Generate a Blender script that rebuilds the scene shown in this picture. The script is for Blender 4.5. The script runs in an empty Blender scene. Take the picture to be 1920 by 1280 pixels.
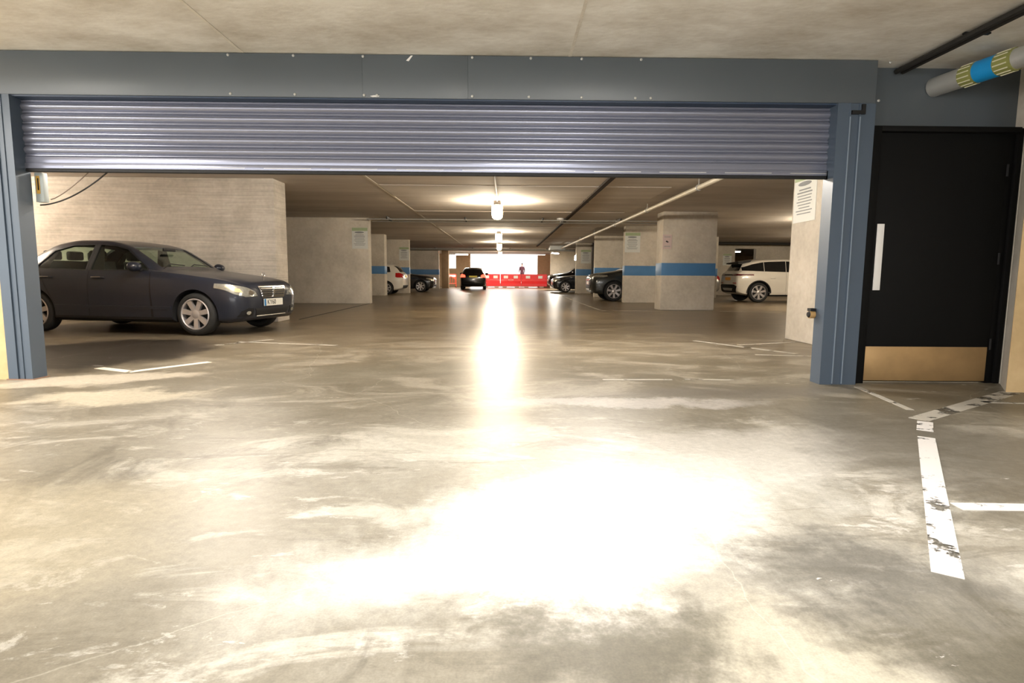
import bpy, bmesh, math, random
from mathutils import Vector, Matrix
random.seed(7)
S = bpy.context.scene
COL = S.collection
PI = math.pi

# ------------------------------------------------------------------ camera
CAM_H = 0.92
F_PX = 1090.0
cam = bpy.data.cameras.new('camera')
cam.sensor_width = 36.0
cam.lens = 36.0 * F_PX / 1920.0
cam.clip_start = 0.05
cam.clip_end = 300
camo = bpy.data.objects.new('camera', cam)
COL.objects.link(camo)
pitch, yaw, roll = math.radians(6.44), math.radians(0.6), 0.0077
fw = Vector((math.sin(yaw)*math.cos(pitch), math.cos(yaw)*math.cos(pitch), -math.sin(pitch)))
rt = Vector((math.cos(yaw), -math.sin(yaw), 0))
up = rt.cross(fw)
r2 = rt*math.cos(roll) + up*math.sin(roll)
u2 = up*math.cos(roll) - rt*math.sin(roll)
M = Matrix(((r2.x, u2.x, -fw.x, 0), (r2.y, u2.y, -fw.y, 0), (r2.z, u2.z, -fw.z, CAM_H), (0, 0, 0, 1)))
camo.matrix_world = M
S.camera = camo

# ------------------------------------------------------------------ world, exposure
W = bpy.data.worlds.new('world')
S.world = W
W.use_nodes = True
bg = W.node_tree.nodes['Background']
bg.inputs[0].default_value = (1.0, 0.97, 0.93, 1)
bg.inputs[1].default_value = 2.6
S.view_settings.view_transform = 'Standard'
S.view_settings.look = 'None'
S.view_settings.exposure = 1.0
S.view_settings.gamma = 1.0
S.view_settings.use_curve_mapping = False
try:
    S.cycles.use_denoising = True
    S.cycles.max_bounces = 8
    S.cycles.diffuse_bounces = 5
    S.cycles.sample_clamp_indirect = 8
    S.cycles.caustics_reflective = False
    S.cycles.caustics_refractive = False
except Exception:
    pass

# ------------------------------------------------------------------ materials
MATS = {}
def _nt(name):
    m = bpy.data.materials.new(name)
    m.use_nodes = True
    nt = m.node_tree
    return m, nt, nt.nodes['Principled BSDF'], nt.nodes, nt.links

def mat(name, col, rough=0.5, metal=0.0, var=0.08, scale=14.0, bump=0.0, coat=0.0, spec=0.5):
    """plain surface with a slight procedural mottling"""
    if name in MATS:
        return MATS[name]
    m, nt, b, N, L = _nt(name)
    tc = N.new('ShaderNodeTexCoord')
    no = N.new('ShaderNodeTexNoise')
    no.inputs['Scale'].default_value = scale
    no.inputs['Detail'].default_value = 5
    L.new(tc.outputs['Object'], no.inputs['Vector'])
    mx = N.new('ShaderNodeMix'); mx.data_type = 'RGBA'
    mx.inputs[6].default_value = tuple(max(0, c*(1-var)) for c in col) + (1,)
    mx.inputs[7].default_value = tuple(min(1, c*(1+var)) for c in col) + (1,)
    L.new(no.outputs['Fac'], mx.inputs[0])
    L.new(mx.outputs[2], b.inputs['Base Color'])
    b.inputs['Roughness'].default_value = rough
    b.inputs['Metallic'].default_value = metal
    b.inputs['Coat Weight'].default_value = coat
    b.inputs['Coat Roughness'].default_value = 0.05
    b.inputs['Specular IOR Level'].default_value = spec
    if bump:
        bp = N.new('ShaderNodeBump'); bp.inputs['Strength'].default_value = bump
        bp.inputs['Distance'].default_value = 0.01
        L.new(no.outputs['Fac'], bp.inputs['Height'])
        L.new(bp.outputs[0], b.inputs['Normal'])
    MATS[name] = m
    return m

def emis(name, col, strength):
    if name in MATS:
        return MATS[name]
    m, nt, b, N, L = _nt(name)
    b.inputs['Base Color'].default_value = (*col, 1)
    b.inputs['Emission Color'].default_value = (*col, 1)
    b.inputs['Emission Strength'].default_value = strength
    MATS[name] = m
    return m

def glass(name, col=(0.84, 0.90, 0.85), trans=0.75):
    if name in MATS:
        return MATS[name]
    m, nt, b, N, L = _nt(name)
    out = N['Material Output']
    tr = N.new('ShaderNodeBsdfTransparent'); tr.inputs[0].default_value = (*col, 1)
    gl = N.new('ShaderNodeBsdfGlossy'); gl.inputs['Roughness'].default_value = 0.03
    lw = N.new('ShaderNodeLayerWeight'); lw.inputs['Blend'].default_value = 0.5
    pw = N.new('ShaderNodeMath'); pw.operation = 'POWER'; pw.inputs[1].default_value = 4.0
    L.new(lw.outputs['Facing'], pw.inputs[0])
    fr = N.new('ShaderNodeMath'); fr.operation = 'MULTIPLY_ADD'; fr.inputs[1].default_value = 0.6; fr.inputs[2].default_value = 0.03
    L.new(pw.outputs[0], fr.inputs[0])
    ms = N.new('ShaderNodeMixShader')
    L.new(fr.outputs[0], ms.inputs[0]); L.new(tr.outputs[0], ms.inputs[1]); L.new(gl.outputs[0], ms.inputs[2])
    L.new(ms.outputs[0], out.inputs[0])
    MATS[name] = m
    return m

def concrete(name, dark, light, board=0.0, rough=0.85, mottle=1.2, stretch=(1, 1, 1), bump=0.35):
    """cast concrete: cloudy mottling, stains and, if board > 0, horizontal board marks"""
    if name in MATS:
        return MATS[name]
    m, nt, b, N, L = _nt(name)
    tc = N.new('ShaderNodeTexCoord')
    mp = N.new('ShaderNodeMapping'); mp.inputs['Scale'].default_value = stretch
    L.new(tc.outputs['Object'], mp.inputs[0])
    n1 = N.new('ShaderNodeTexNoise'); n1.inputs['Scale'].default_value = mottle; n1.inputs['Detail'].default_value = 8; n1.inputs['Roughness'].default_value = 0.65
    n2 = N.new('ShaderNodeTexNoise'); n2.inputs['Scale'].default_value = mottle*14; n2.inputs['Detail'].default_value = 4
    L.new(mp.outputs[0], n1.inputs[0]); L.new(mp.outputs[0], n2.inputs[0])
    rp = N.new('ShaderNodeValToRGB')
    rp.color_ramp.elements[0].position = 0.32; rp.color_ramp.elements[0].color = (*dark, 1)
    rp.color_ramp.elements[1].position = 0.62; rp.color_ramp.elements[1].color = (*light, 1)
    L.new(n1.outputs['Fac'], rp.inputs[0])
    mx = N.new('ShaderNodeMix'); mx.data_type = 'RGBA'; mx.blend_type = 'OVERLAY'
    mx.inputs[0].default_value = 0.25
    L.new(rp.outputs[0], mx.inputs[6]); L.new(n2.outputs['Color'], mx.inputs[7])
    hue = N.new('ShaderNodeHueSaturation'); hue.inputs['Saturation'].default_value = 0.9
    bw = N.new('ShaderNodeRGBToBW'); L.new(n2.outputs['Color'], bw.inputs[0])
    L.new(bw.outputs[0], mx.inputs[7])
    L.new(mx.outputs[2], hue.inputs['Color'])
    L.new(hue.outputs[0], b.inputs['Base Color'])
    b.inputs['Roughness'].default_value = rough
    bp = N.new('ShaderNodeBump'); bp.inputs['Strength'].default_value = bump; bp.inputs['Distance'].default_value = 0.012
    h = n2.outputs['Fac']
    if board:
        bmp = N.new('ShaderNodeMapping'); bmp.inputs['Scale'].default_value = (0.5, 0.5, board)
        L.new(tc.outputs['Object'], bmp.inputs[0])
        wv = N.new('ShaderNodeTexNoise'); wv.inputs['Scale'].default_value = 2.2; wv.inputs['Detail'].default_value = 5
        wv.inputs['Roughness'].default_value = 0.6
        L.new(bmp.outputs[0], wv.inputs[0])
        ad = N.new('ShaderNodeMath'); ad.operation = 'MULTIPLY_ADD'; ad.inputs[1].default_value = 0.9
        L.new(wv.outputs['Fac'], ad.inputs[0]); L.new(n2.outputs['Fac'], ad.inputs[2])
        h = ad.outputs[0]
        wr_ = N.new('ShaderNodeMapRange'); wr_.inputs[1].default_value = 0.3; wr_.inputs[2].default_value = 0.7; wr_.inputs[3].default_value = 0.80; wr_.inputs[4].default_value = 1.08
        L.new(wv.outputs['Fac'], wr_.inputs[0])
        wm_ = N.new('ShaderNodeMix'); wm_.data_type = 'RGBA'; wm_.blend_type = 'MULTIPLY'; wm_.inputs[0].default_value = 1.0
        L.new(hue.outputs[0], wm_.inputs[6]); L.new(wr_.outputs[0], wm_.inputs[7])
        L.new(wm_.outputs[2], b.inputs['Base Color'])
    L.new(h, bp.inputs['Height']); L.new(bp.outputs[0], b.inputs['Normal'])
    MATS[name] = m
    return m

def floor_material():
    m, nt, b, N, L = _nt('floor_concrete')
    geo = N.new('ShaderNodeTexCoord')
    P = geo.outputs['Object']
    def noise(scale, detail=6, rough=0.6, st=(1, 1, 1), off=(0, 0, 0), dist=0.0):
        mp = N.new('ShaderNodeMapping'); mp.inputs['Scale'].default_value = st; mp.inputs['Location'].default_value = off
        L.new(P, mp.inputs[0])
        n = N.new('ShaderNodeTexNoise'); n.inputs['Scale'].default_value = scale; n.inputs['Detail'].default_value = detail
        n.inputs['Roughness'].default_value = rough; n.inputs['Distortion'].default_value = dist
        L.new(mp.outputs[0], n.inputs[0])
        return n.outputs['Fac']
    def ramp(src, p0, p1, c0=0.0, c1=1.0):
        r = N.new('ShaderNodeMapRange'); r.inputs[1].default_value = p0; r.inputs[2].default_value = p1
        r.inputs[3].default_value = c0; r.inputs[4].default_value = c1; r.clamp = True
        r.interpolation_type = 'SMOOTHSTEP'
        L.new(src, r.inputs[0]); return r.outputs[0]
    def mixc(f, a, c):
        x = N.new('ShaderNodeMix'); x.data_type = 'RGBA'
        L.new(f, x.inputs[0])
        for s, v in ((6, a), (7, c)):
            if isinstance(v, tuple): x.inputs[s].default_value = (*v, 1)
            else: L.new(v, x.inputs[s])
        return x.outputs[2]
    def math_(op, a, c=None):
        x = N.new('ShaderNodeMath'); x.operation = op; x.use_clamp = True
        for i, v in enumerate((a, c)):
            if v is None: continue
            if isinstance(v, (int, float)): x.inputs[i].default_value = v
            else: L.new(v, x.inputs[i])
        return x.outputs[0]
    sep = N.new('ShaderNodeSeparateXYZ'); L.new(P, sep.inputs[0])
    big = noise(0.55, 5, 0.6, (1, 1, 1), (3, 1, 0), 0.6)
    mid = noise(1.7, 8, 0.68, (0.7, 1.2, 1), (9, 4, 0), 1.0)
    fine = noise(26, 5, 0.7)
    grit = noise(150, 2, 0.6)
    # screed: olive-brown to pale grey
    c = mixc(ramp(big, 0.35, 0.65), (0.25, 0.225, 0.175), (0.39, 0.365, 0.31))
    c = mixc(math_('MULTIPLY', ramp(mid, 0.50, 0.62), 0.75), c, (0.56, 0.53, 0.46))
    smear = noise(2.6, 9, 0.72, (0.45, 1.9, 1), (5, 13, 0), 0.8)
    c = mixc(math_('MULTIPLY', ramp(smear, 0.54, 0.62), 0.55), c, (0.19, 0.17, 0.13))
    dust = noise(3.4, 10, 0.75, (0.7, 1.5, 1), (31, 2, 0), 0.5)
    c = mixc(math_('MULTIPLY', ramp(dust, 0.57, 0.63), 0.5), c, (0.66, 0.63, 0.57))
    c = mixc(math_('MULTIPLY', ramp(noise(1.1, 7, 0.7, (1.2, 0.8, 1), (21, 7, 0), 1.2), 0.52, 0.66), 0.7), c, (0.15, 0.135, 0.105))
    # darker screed at the threshold
    midc = mixc(ramp(mid, 0.42, 0.64), (0.125, 0.105, 0.070), (0.26, 0.23, 0.175))
    c = mixc(math_('MULTIPLY', ramp(sep.outputs['Y'], 2.7, 4.6), 0.8), c, midc)
    # polished driving lane beyond the shutter line is browner
    lane = ramp(sep.outputs['Y'], 4.2, 11.0)
    lane_c = mixc(ramp(mid, 0.4, 0.65), (0.125, 0.092, 0.050), (0.20, 0.155, 0.095))
    c = mixc(math_('MULTIPLY', lane, 0.85), c, lane_c)
    # stains, painted light and painted shade with a shape of their own: (x, y, rx, ry, rot, colour, amount)
    warp = N.new('ShaderNodeTexNoise'); warp.inputs['Scale'].default_value = 1.6; warp.inputs['Detail'].default_value = 7
    warp.inputs['Roughness'].default_value = 0.7
    L.new(P, warp.inputs[0])
    wsub = N.new('ShaderNodeVectorMath'); wsub.operation = 'SUBTRACT'; wsub.inputs[1].default_value = (0.5, 0.5, 0.5)
    L.new(warp.outputs['Color'], wsub.inputs[0])
    wsc = N.new('ShaderNodeVectorMath'); wsc.operation = 'SCALE'; wsc.inputs['Scale'].default_value = 1.1
    L.new(wsub.outputs[0], wsc.inputs[0])
    wad = N.new('ShaderNodeVectorMath'); wad.operation = 'ADD'
    L.new(P, wad.inputs[0]); L.new(wsc.outputs[0], wad.inputs[1])
    def stain_or_light(c, x, y, rx, ry, rot, colr, amt, soft=0.5):
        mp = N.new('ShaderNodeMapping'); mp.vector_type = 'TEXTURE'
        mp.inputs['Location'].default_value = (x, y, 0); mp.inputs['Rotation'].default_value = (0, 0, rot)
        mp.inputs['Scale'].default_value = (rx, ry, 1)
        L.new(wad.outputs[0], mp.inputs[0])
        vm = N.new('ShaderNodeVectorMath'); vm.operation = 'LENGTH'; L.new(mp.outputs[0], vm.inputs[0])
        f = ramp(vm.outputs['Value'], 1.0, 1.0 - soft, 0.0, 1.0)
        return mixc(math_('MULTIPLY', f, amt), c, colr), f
    dark_mask = None
    STAINS_AND_LIGHT = [
        # pale dusty cement, swept areas; marked rows are light put into the colour
        (0.35, 2.15, 1.5, 0.55, 0.55, (0.70, 0.68, 0.62), 0.85, 0.6),  # painted pool of light on the near floor
        (1.35, 3.1, 1.1, 0.55, 0.2, (0.55, 0.52, 0.47), 0.6, 0.6),
        (-0.4, 3.2, 0.9, 0.35, 0.3, (0.52, 0.49, 0.42), 0.5, 0.7),
        (0.9, 4.2, 1.3, 0.22, 0.05, (0.58, 0.55, 0.52), 0.55, 0.5),
        (-2.9, 4.3, 0.8, 0.35, 0.15, (0.60, 0.54, 0.42), 0.7, 0.5),  # painted sweep of daylight near the left post
        (-3.5, 5.05, 1.0, 0.35, 0.35, (0.58, 0.52, 0.42), 0.7, 0.5),  # the same light sweep, painted along the shadow edge
        (-2.0, 1.9, 1.3, 0.9, 0.4, (0.50, 0.44, 0.32), 0.6, 0.7),
        (0.75, 1.3, 0.35, 0.45, 0.0, (0.52, 0.48, 0.38), 0.7, 0.7),
        # darker areas; marked rows are shade put into the colour
        (0.28, 1.36, 0.46, 0.26, 0.15, (0.12, 0.108, 0.08), 0.9, 0.65),
        (1.15, 1.75, 0.6, 0.32, -0.5, (0.12, 0.112, 0.095), 0.85, 0.8),
        (1.30, 1.30, 0.6, 0.30, -0.5, (0.10, 0.09, 0.066), 0.9, 0.8),
        (2.5, 2.9, 1.0, 1.5, 0.2, (0.13, 0.115, 0.09), 0.75, 0.55),
        (1.9, 4.6, 1.4, 0.35, 0.1, (0.15, 0.135, 0.115), 0.7, 0.6),
        (-2.2, 4.9, 1.3, 0.35, 0.2, (0.17, 0.15, 0.11), 0.7, 0.5),
        (-1.0, 5.6, 1.4, 0.6, 0.3, (0.15, 0.135, 0.10), 0.6, 0.6),
        (-4.75, 6.7, 1.35, 1.75, 0.1, (0.022, 0.018, 0.014), 0.96, 0.28),  # painted shadow of the left post and wall
        (-6.0, 9.5, 3.0, 1.3, 0.0, (0.07, 0.06, 0.045), 0.8, 0.4),  # painted shade beneath the saloon
    ]
    for x, y, rx, ry, rot, colr, amt, soft in STAINS_AND_LIGHT:
        c, f = stain_or_light(c, x, y, rx, ry, rot, colr, amt, soft)
    # scuffed paint flecks
    fl = ramp(noise(5.5, 9, 0.72, (0.6, 1.6, 1), (2, 5, 0), 0.4), 0.665, 0.69)
    near = ramp(sep.outputs['Y'], 8.0, 5.0)
    c = mixc(math_('MULTIPLY', math_('MULTIPLY', fl, near), 0.8), c, (0.72, 0.69, 0.64))
    # hairline cracks
    vo = N.new('ShaderNodeTexVoronoi'); vo.feature = 'DISTANCE_TO_EDGE'; vo.inputs['Scale'].default_value = 0.3
    wl = N.new('ShaderNodeTexNoise'); wl.inputs['Scale'].default_value = 3.0; wl.inputs['Detail'].default_value = 3
    L.new(P, wl.inputs[0])
    wl2 = N.new('ShaderNodeVectorMath'); wl2.operation = 'SCALE'; wl2.inputs['Scale'].default_value = 0.16
    L.new(wl.outputs['Color'], wl2.inputs[0])
    wl3 = N.new('ShaderNodeVectorMath'); wl3.operation = 'ADD'
    L.new(P, wl3.inputs[0]); L.new(wl2.outputs[0], wl3.inputs[1])
    L.new(wl3.outputs[0], vo.inputs['Vector'])
    crack = ramp(vo.outputs['Distance'], 0.0011, 0.0002)
    c = mixc(math_('MULTIPLY', crack, 0.2), c, (0.72, 0.68, 0.58))
    # grain
    c2 = N.new('ShaderNodeMix'); c2.data_type = 'RGBA'; c2.blend_type = 'OVERLAY'; c2.inputs[0].default_value = 0.35
    L.new(c, c2.inputs[6]); L.new(fine, c2.inputs[7])
    c3 = N.new('ShaderNodeMix'); c3.data_type = 'RGBA'; c3.blend_type = 'OVERLAY'; c3.inputs[0].default_value = 0.22
    L.new(c2.outputs[2], c3.inputs[6]); L.new(grit, c3.inputs[7])
    L.new(c3.outputs[2], b.inputs['Base Color'])
    # sealed, polished by tyres inside; duller outside the shutter
    rr = N.new('ShaderNodeMix'); rr.data_type = 'FLOAT'
    rr.inputs[2].default_value = 0.34; rr.inputs[3].default_value = 0.24
    L.new(lane, rr.inputs[0])
    ra = math_('ADD', rr.outputs[0], math_('MULTIPLY', mid, 0.12))
    L.new(ra, b.inputs['Roughness'])
    b.inputs['Specular IOR Level'].default_value = 0.24
    bp = N.new('ShaderNodeBump'); bp.inputs['Strength'].default_value = 0.12; bp.inputs['Distance'].default_value = 0.004
    hs = N.new('ShaderNodeMath'); hs.operation = 'ADD'
    L.new(fine, hs.inputs[0]); L.new(mid, hs.inputs[1])
    L.new(hs.outputs[0], bp.inputs['Height']); L.new(bp.outputs[0], b.inputs['Normal'])
    return m

def worn_paint(name, col, wear=0.5, scale=9.0):
    """road paint with scuffed holes through which the floor shows"""
    if name in MATS:
        return MATS[name]
    m, nt, b, N, L = _nt(name)
    tc = N.new('ShaderNodeTexCoord')
    n = N.new('ShaderNodeTexNoise'); n.inputs['Scale'].default_value = scale; n.inputs['Detail'].default_value = 8; n.inputs['Roughness'].default_value = 0.7
    L.new(tc.outputs['Object'], n.inputs[0])
    r = N.new('ShaderNodeMapRange'); r.inputs[1].default_value = wear - 0.02; r.inputs[2].default_value = wear + 0.02
    L.new(n.outputs['Fac'], r.inputs[0])
    L.new(r.outputs[0], b.inputs['Alpha'])
    b.inputs['Base Color'].default_value = (*col, 1)
    b.inputs['Roughness'].default_value = 0.6
    MATS[name] = m
    return m

# ------------------------------------------------------------------ mesh helpers
class MB:
    def __init__(self):
        self.v = []; self.f = []
    def add(self, vs, fs):
        o = len(self.v)
        self.v += [tuple(p) for p in vs]
        self.f += [tuple(i + o for i in f) for f in fs]
        return self
    def box(self, x0, x1, y0, y1, z0, z1, bev=0.0):
        x0, x1 = min(x0, x1), max(x0, x1); y0, y1 = min(y0, y1), max(y0, y1); z0, z1 = min(z0, z1), max(z0, z1)
        if bev <= 0:
            vs = [(x, y, z) for z in (z0, z1) for y in (y0, y1) for x in (x0, x1)]
            return self.add(vs, [(0, 2, 3, 1), (4, 5, 7, 6), (0, 1, 5, 4), (2, 6, 7, 3), (0, 4, 6, 2), (1, 3, 7, 5)])
        bm = bmesh.new()
        bmesh.ops.create_cube(bm, size=1)
        for v in bm.verts:
            v.co = Vector(((x0+x1)/2 + v.co.x*(x1-x0), (y0+y1)/2 + v.co.y*(y1-y0), (z0+z1)/2 + v.co.z*(z1-z0)))
        bmesh.ops.bevel(bm, geom=bm.edges[:], offset=bev, segments=2, affect='EDGES', profile=0.5)
        bm.verts.index_update()
        self.add([v.co[:] for v in bm.verts], [[v.index for v in f.verts] for f in bm.faces])
        bm.free(); return self
    def tube(self, pts, r, n=10, cap=True):
        pts = [Vector(p) for p in pts]
        rs = r if isinstance(r, (list, tuple)) else [r]*len(pts)
        vs = []; fs = []
        t0 = (pts[1]-pts[0]).normalized()
        a = t0.orthogonal().normalized()
        for i, p in enumerate(pts):
            t = (pts[min(i+1, len(pts)-1)] - pts[max(i-1, 0)]).normalized()
            a = (a - t*a.dot(t)).normalized(); bb = t.cross(a)
            for k in range(n):
                w = 2*PI*k/n
                vs.append(p + (a*math.cos(w) + bb*math.sin(w))*rs[i])
        for i in range(len(pts)-1):
            for k in range(n):
                k2 = (k+1) % n
                fs.append((i*n+k, i*n+k2, (i+1)*n+k2, (i+1)*n+k))
        if cap:
            fs.append(tuple(range(n-1, -1, -1))); fs.append(tuple((len(pts)-1)*n + k for k in range(n)))
        return self.add(vs, fs)
    def prism(self, poly, axis, a0, a1):
        """extrude a 2D polygon along an axis; poly coordinates are the two other axes in xyz order"""
        def mk(p, a):
            return {'x': (a, p[0], p[1]), 'y': (p[0], a, p[1]), 'z': (p[0], p[1], a)}[axis]
        n = len(poly)
        vs = [mk(p, a0) for p in poly] + [mk(p, a1) for p in poly]
        fs = [tuple(range(n-1, -1, -1)), tuple(range(n, 2*n))] + [(i, (i+1) % n, n+(i+1) % n, n+i) for i in range(n)]
        return self.add(vs, fs)
    def lathe(self, prof, axis='z', n=24, c=(0, 0, 0), closed=False):
        """profile of (radius, along axis)"""
        vs = []; fs = []
        for r, h in prof:
            for k in range(n):
                w = 2*PI*k/n; p, q = r*math.cos(w), r*math.sin(w)
                v = {'z': (p, q, h), 'y': (p, h, q), 'x': (h, p, q)}[axis]
                vs.append((v[0]+c[0], v[1]+c[1], v[2]+c[2]))
        m = len(prof)
        for i in range(m if closed else m-1):
            j = (i+1) % m
            for k in range(n):
                k2 = (k+1) % n
                fs.append((i*n+k, i*n+k2, j*n+k2, j*n+k))
        if not closed:
            fs.append(tuple(range(n-1, -1, -1))); fs.append(tuple((m-1)*n+k for k in range(n)))
        return self.add(vs, fs)
    def mesh(self, name, smooth=None):
        me = bpy.data.meshes.new(name)
        me.from_pydata(self.v, [], self.f)
        bm = bmesh.new(); bm.from_mesh(me)
        bmesh.ops.recalc_face_normals(bm, faces=bm.faces[:])
        bm.to_mesh(me); bm.free()
        smooth_mesh(me, smooth)
        return me
    def build(self, name, material, parent=None, smooth=None, kind=None):
        return obj(name, self.mesh(name, smooth), material, parent, kind)

def smooth_mesh(me, ang):
    if ang:
        me.polygons.foreach_set('use_smooth', [True]*len(me.polygons))
        me.set_sharp_from_angle(angle=math.radians(ang))
    me.update()

def obj(name, me, material=None, parent=None, kind=None):
    o = bpy.data.objects.new(name, me)
    COL.objects.link(o)
    if material is not None:
        if len(me.materials) == 0:
            me.materials.append(material)
        else:
            o.material_slots[0].link = 'OBJECT'
            o.material_slots[0].material = material
    if parent is not None:
        o.parent = parent
    if kind:
        o['kind'] = kind
    return o

def thing(name, label, cat, loc=(0, 0, 0), rz=0.0, group=None):
    o = bpy.data.objects.new(name, None)
    COL.objects.link(o)
    o.empty_display_size = 0.1
    o.location = loc; o.rotation_euler = (0, 0, rz)
    tag(o, label, cat, group)
    return o

def tag(o, label, cat, group=None):
    o['label'] = label; o['category'] = cat
    if group:
        o['group'] = group
    return o

def structure(o):
    o['kind'] = 'structure'
    return o

def boolean(ma, mb, op):
    a = bpy.data.objects.new('tmp_a', ma); b = bpy.data.objects.new('tmp_b', mb)
    COL.objects.link(a); COL.objects.link(b)
    md = a.modifiers.new('b', 'BOOLEAN'); md.operation = op; md.object = b; md.solver = 'EXACT'
    bpy.context.view_layer.update()
    dg = bpy.context.evaluated_depsgraph_get()
    me = bpy.data.meshes.new_from_object(a.evaluated_get(dg))
    bpy.data.objects.remove(a); bpy.data.objects.remove(b)
    return me

def text_mesh(s, size, depth=0.002):
    cu = bpy.data.curves.new('t', 'FONT'); cu.body = s; cu.size = size; cu.extrude = depth
    cu.align_x = 'CENTER'; cu.align_y = 'CENTER'
    o = bpy.data.objects.new('tmp_t', cu); COL.objects.link(o)
    bpy.context.view_layer.update()
    me = bpy.data.meshes.new_from_object(o.evaluated_get(bpy.context.evaluated_depsgraph_get()))
    bpy.data.objects.remove(o)
    return me

# colours
M_wall = concrete('board_marked_concrete', (0.44, 0.39, 0.32), (0.62, 0.56, 0.48), board=14.0)
M_pier = concrete('pier_concrete', (0.50, 0.45, 0.37), (0.68, 0.61, 0.51), board=0, mottle=1.0)
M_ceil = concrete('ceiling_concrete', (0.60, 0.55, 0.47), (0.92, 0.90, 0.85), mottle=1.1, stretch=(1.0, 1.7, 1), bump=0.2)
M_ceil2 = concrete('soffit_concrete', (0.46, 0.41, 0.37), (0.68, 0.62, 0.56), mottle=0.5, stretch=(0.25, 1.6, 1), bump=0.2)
M_yel = concrete('yellow_concrete', (0.50, 0.34, 0.14), (0.62, 0.43, 0.20), mottle=0.9)  # yellow wall faces left and right of the opening
M_brick = mat('brown_brick', (0.40, 0.28, 0.17), 0.85, var=0.2, scale=6, bump=0.3)
M_blue = mat('blue_band_paint', (0.07, 0.21, 0.44), 0.5, var=0.12, scale=4)
M_steel = mat('blue_grey_painted_steel', (0.085, 0.10, 0.112), 0.36, 0.0, var=0.10, scale=2.2)
M_slat = mat('blue_grey_slat_paint', (0.25, 0.265, 0.34), 0.25, 0.5, var=0.02, scale=3)
M_guide = mat('slate_blue_guide_paint', (0.065, 0.09, 0.125), 0.40, 0.0, var=0.08, scale=3)
M_dark = mat('dark_rubber', (0.012, 0.012, 0.013), 0.7)
M_black = mat('black_gloss_door', (0.004, 0.004, 0.004), 0.6, spec=0.15)
M_white = mat('white_plastic', (0.80, 0.78, 0.75), 0.4, var=0.03)
M_brass = mat('brushed_brass', (0.46, 0.30, 0.14), 0.42, 0.6, var=0.22, scale=7)
M_galv = mat('galvanised_steel', (0.50, 0.50, 0.48), 0.42, 0.45, var=0.15, scale=6)
M_cable = mat('black_cable', (0.02, 0.018, 0.016), 0.6)
M_chrome = mat('chrome', (0.75, 0.74, 0.72), 0.14, 1.0, var=0.04)
M_alloy = mat('alloy_rim', (0.52, 0.49, 0.49), 0.38, 0.55, var=0.05)
M_tyre = mat('tyre_rubber', (0.014, 0.014, 0.014), 0.78)
M_dkglass = mat('dark_tinted_glass', (0.006, 0.007, 0.008), 0.06, spec=0.6)
M_glass = glass('tinted_car_glass')
M_trim = mat('black_trim', (0.010, 0.010, 0.011), 0.55, spec=0.3)
M_seat = mat('charcoal_upholstery', (0.03, 0.03, 0.032), 0.8)
M_red = mat('red_barrier_plastic', (0.75, 0.018, 0.022), 0.42, var=0.1)
M_ltail = mat('red_lamp_lens', (0.45, 0.01, 0.012), 0.2, coat=0.5)
M_lens = mat('clear_lamp_lens', (0.55, 0.56, 0.52), 0.12, 0.7, var=0.35, scale=22, coat=1.0)
M_plate_w = mat('white_number_plate', (0.80, 0.78, 0.70), 0.35, var=0.03)
M_plate_y = mat('yellow_number_plate', (0.90, 0.74, 0.06), 0.4, var=0.03)
M_plate_o = mat('amber_number_plate', (0.95, 0.42, 0.02), 0.4, var=0.03)
M_eu = mat('blue_plate_strip', (0.02, 0.17, 0.40), 0.4)
M_ink = mat('black_ink', (0.015, 0.015, 0.015), 0.6)
M_grey_ink = mat('grey_print', (0.26, 0.27, 0.28), 0.7)
M_paper = mat('white_sign_board', (0.72, 0.73, 0.70), 0.5, var=0.05)
M_green = mat('green_sign_header', (0.38, 0.46, 0.27), 0.5)
M_pink = mat('pink_notice', (0.75, 0.60, 0.57), 0.5, var=0.04)
M_rust = mat('orange_plug', (0.55, 0.16, 0.07), 0.6, var=0.3)
LAMP_E = emis('lamp_diffuser', (1.0, 0.80, 0.48), 14.0)
TUBE_E = emis('fluorescent_tube', (1.0, 0.95, 0.85), 14.0)

# ================================================================== SETTING
CEIL = 2.71
FRONT = 5.0          # plane of the shutter
FAR = 49.0
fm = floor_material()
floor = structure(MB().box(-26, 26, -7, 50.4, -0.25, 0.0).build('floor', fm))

# ceilings: outer bay and the hall beyond the shutter
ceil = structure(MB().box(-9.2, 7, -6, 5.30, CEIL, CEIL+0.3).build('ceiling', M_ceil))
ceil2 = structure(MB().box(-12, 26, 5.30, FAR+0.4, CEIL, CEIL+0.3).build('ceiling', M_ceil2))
M_joint = concrete('joint_mortar', (0.66, 0.61, 0.53), (0.80, 0.75, 0.66), mottle=3)
for x in (-2.16, 0.51):
    MB().box(x-0.012, x+0.012, -5.5, FRONT+0.02, CEIL-0.004, CEIL+0.01).build('joint', M_joint, ceil)
MB().box(-2.62, -2.57, 5.4, 36, CEIL-0.006, CEIL+0.01).build('joint', M_joint, ceil2)
# slight downstand slabs seen as cross bands in the hall soffit
M_band = concrete('soffit_band', (0.52, 0.47, 0.43), (0.72, 0.67, 0.62), mottle=0.6, stretch=(0.3, 1.5, 1))
for y0, y1 in ((11.9, 13.6), (16.6, 17.6), (21.5, 23.0)):
    MB().box(-2.56, 3.3, y0, y1, CEIL-0.008, CEIL+0.01).build('soffit_plank', M_band, ceil2)

# outer bay walls
structure(MB().box(4.6, 7, -6.3, -6.0, 0, CEIL).build('wall_back_outer', M_wall))
structure(MB().box(6.0, 6.3, -6.0, 4.59, 0, CEIL).build('wall_right_outer', M_wall))
structure(MB().box(-12.0, -4.27, 4.98, 5.25, 0, CEIL).build('wall_front_left', M_yel))
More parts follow.
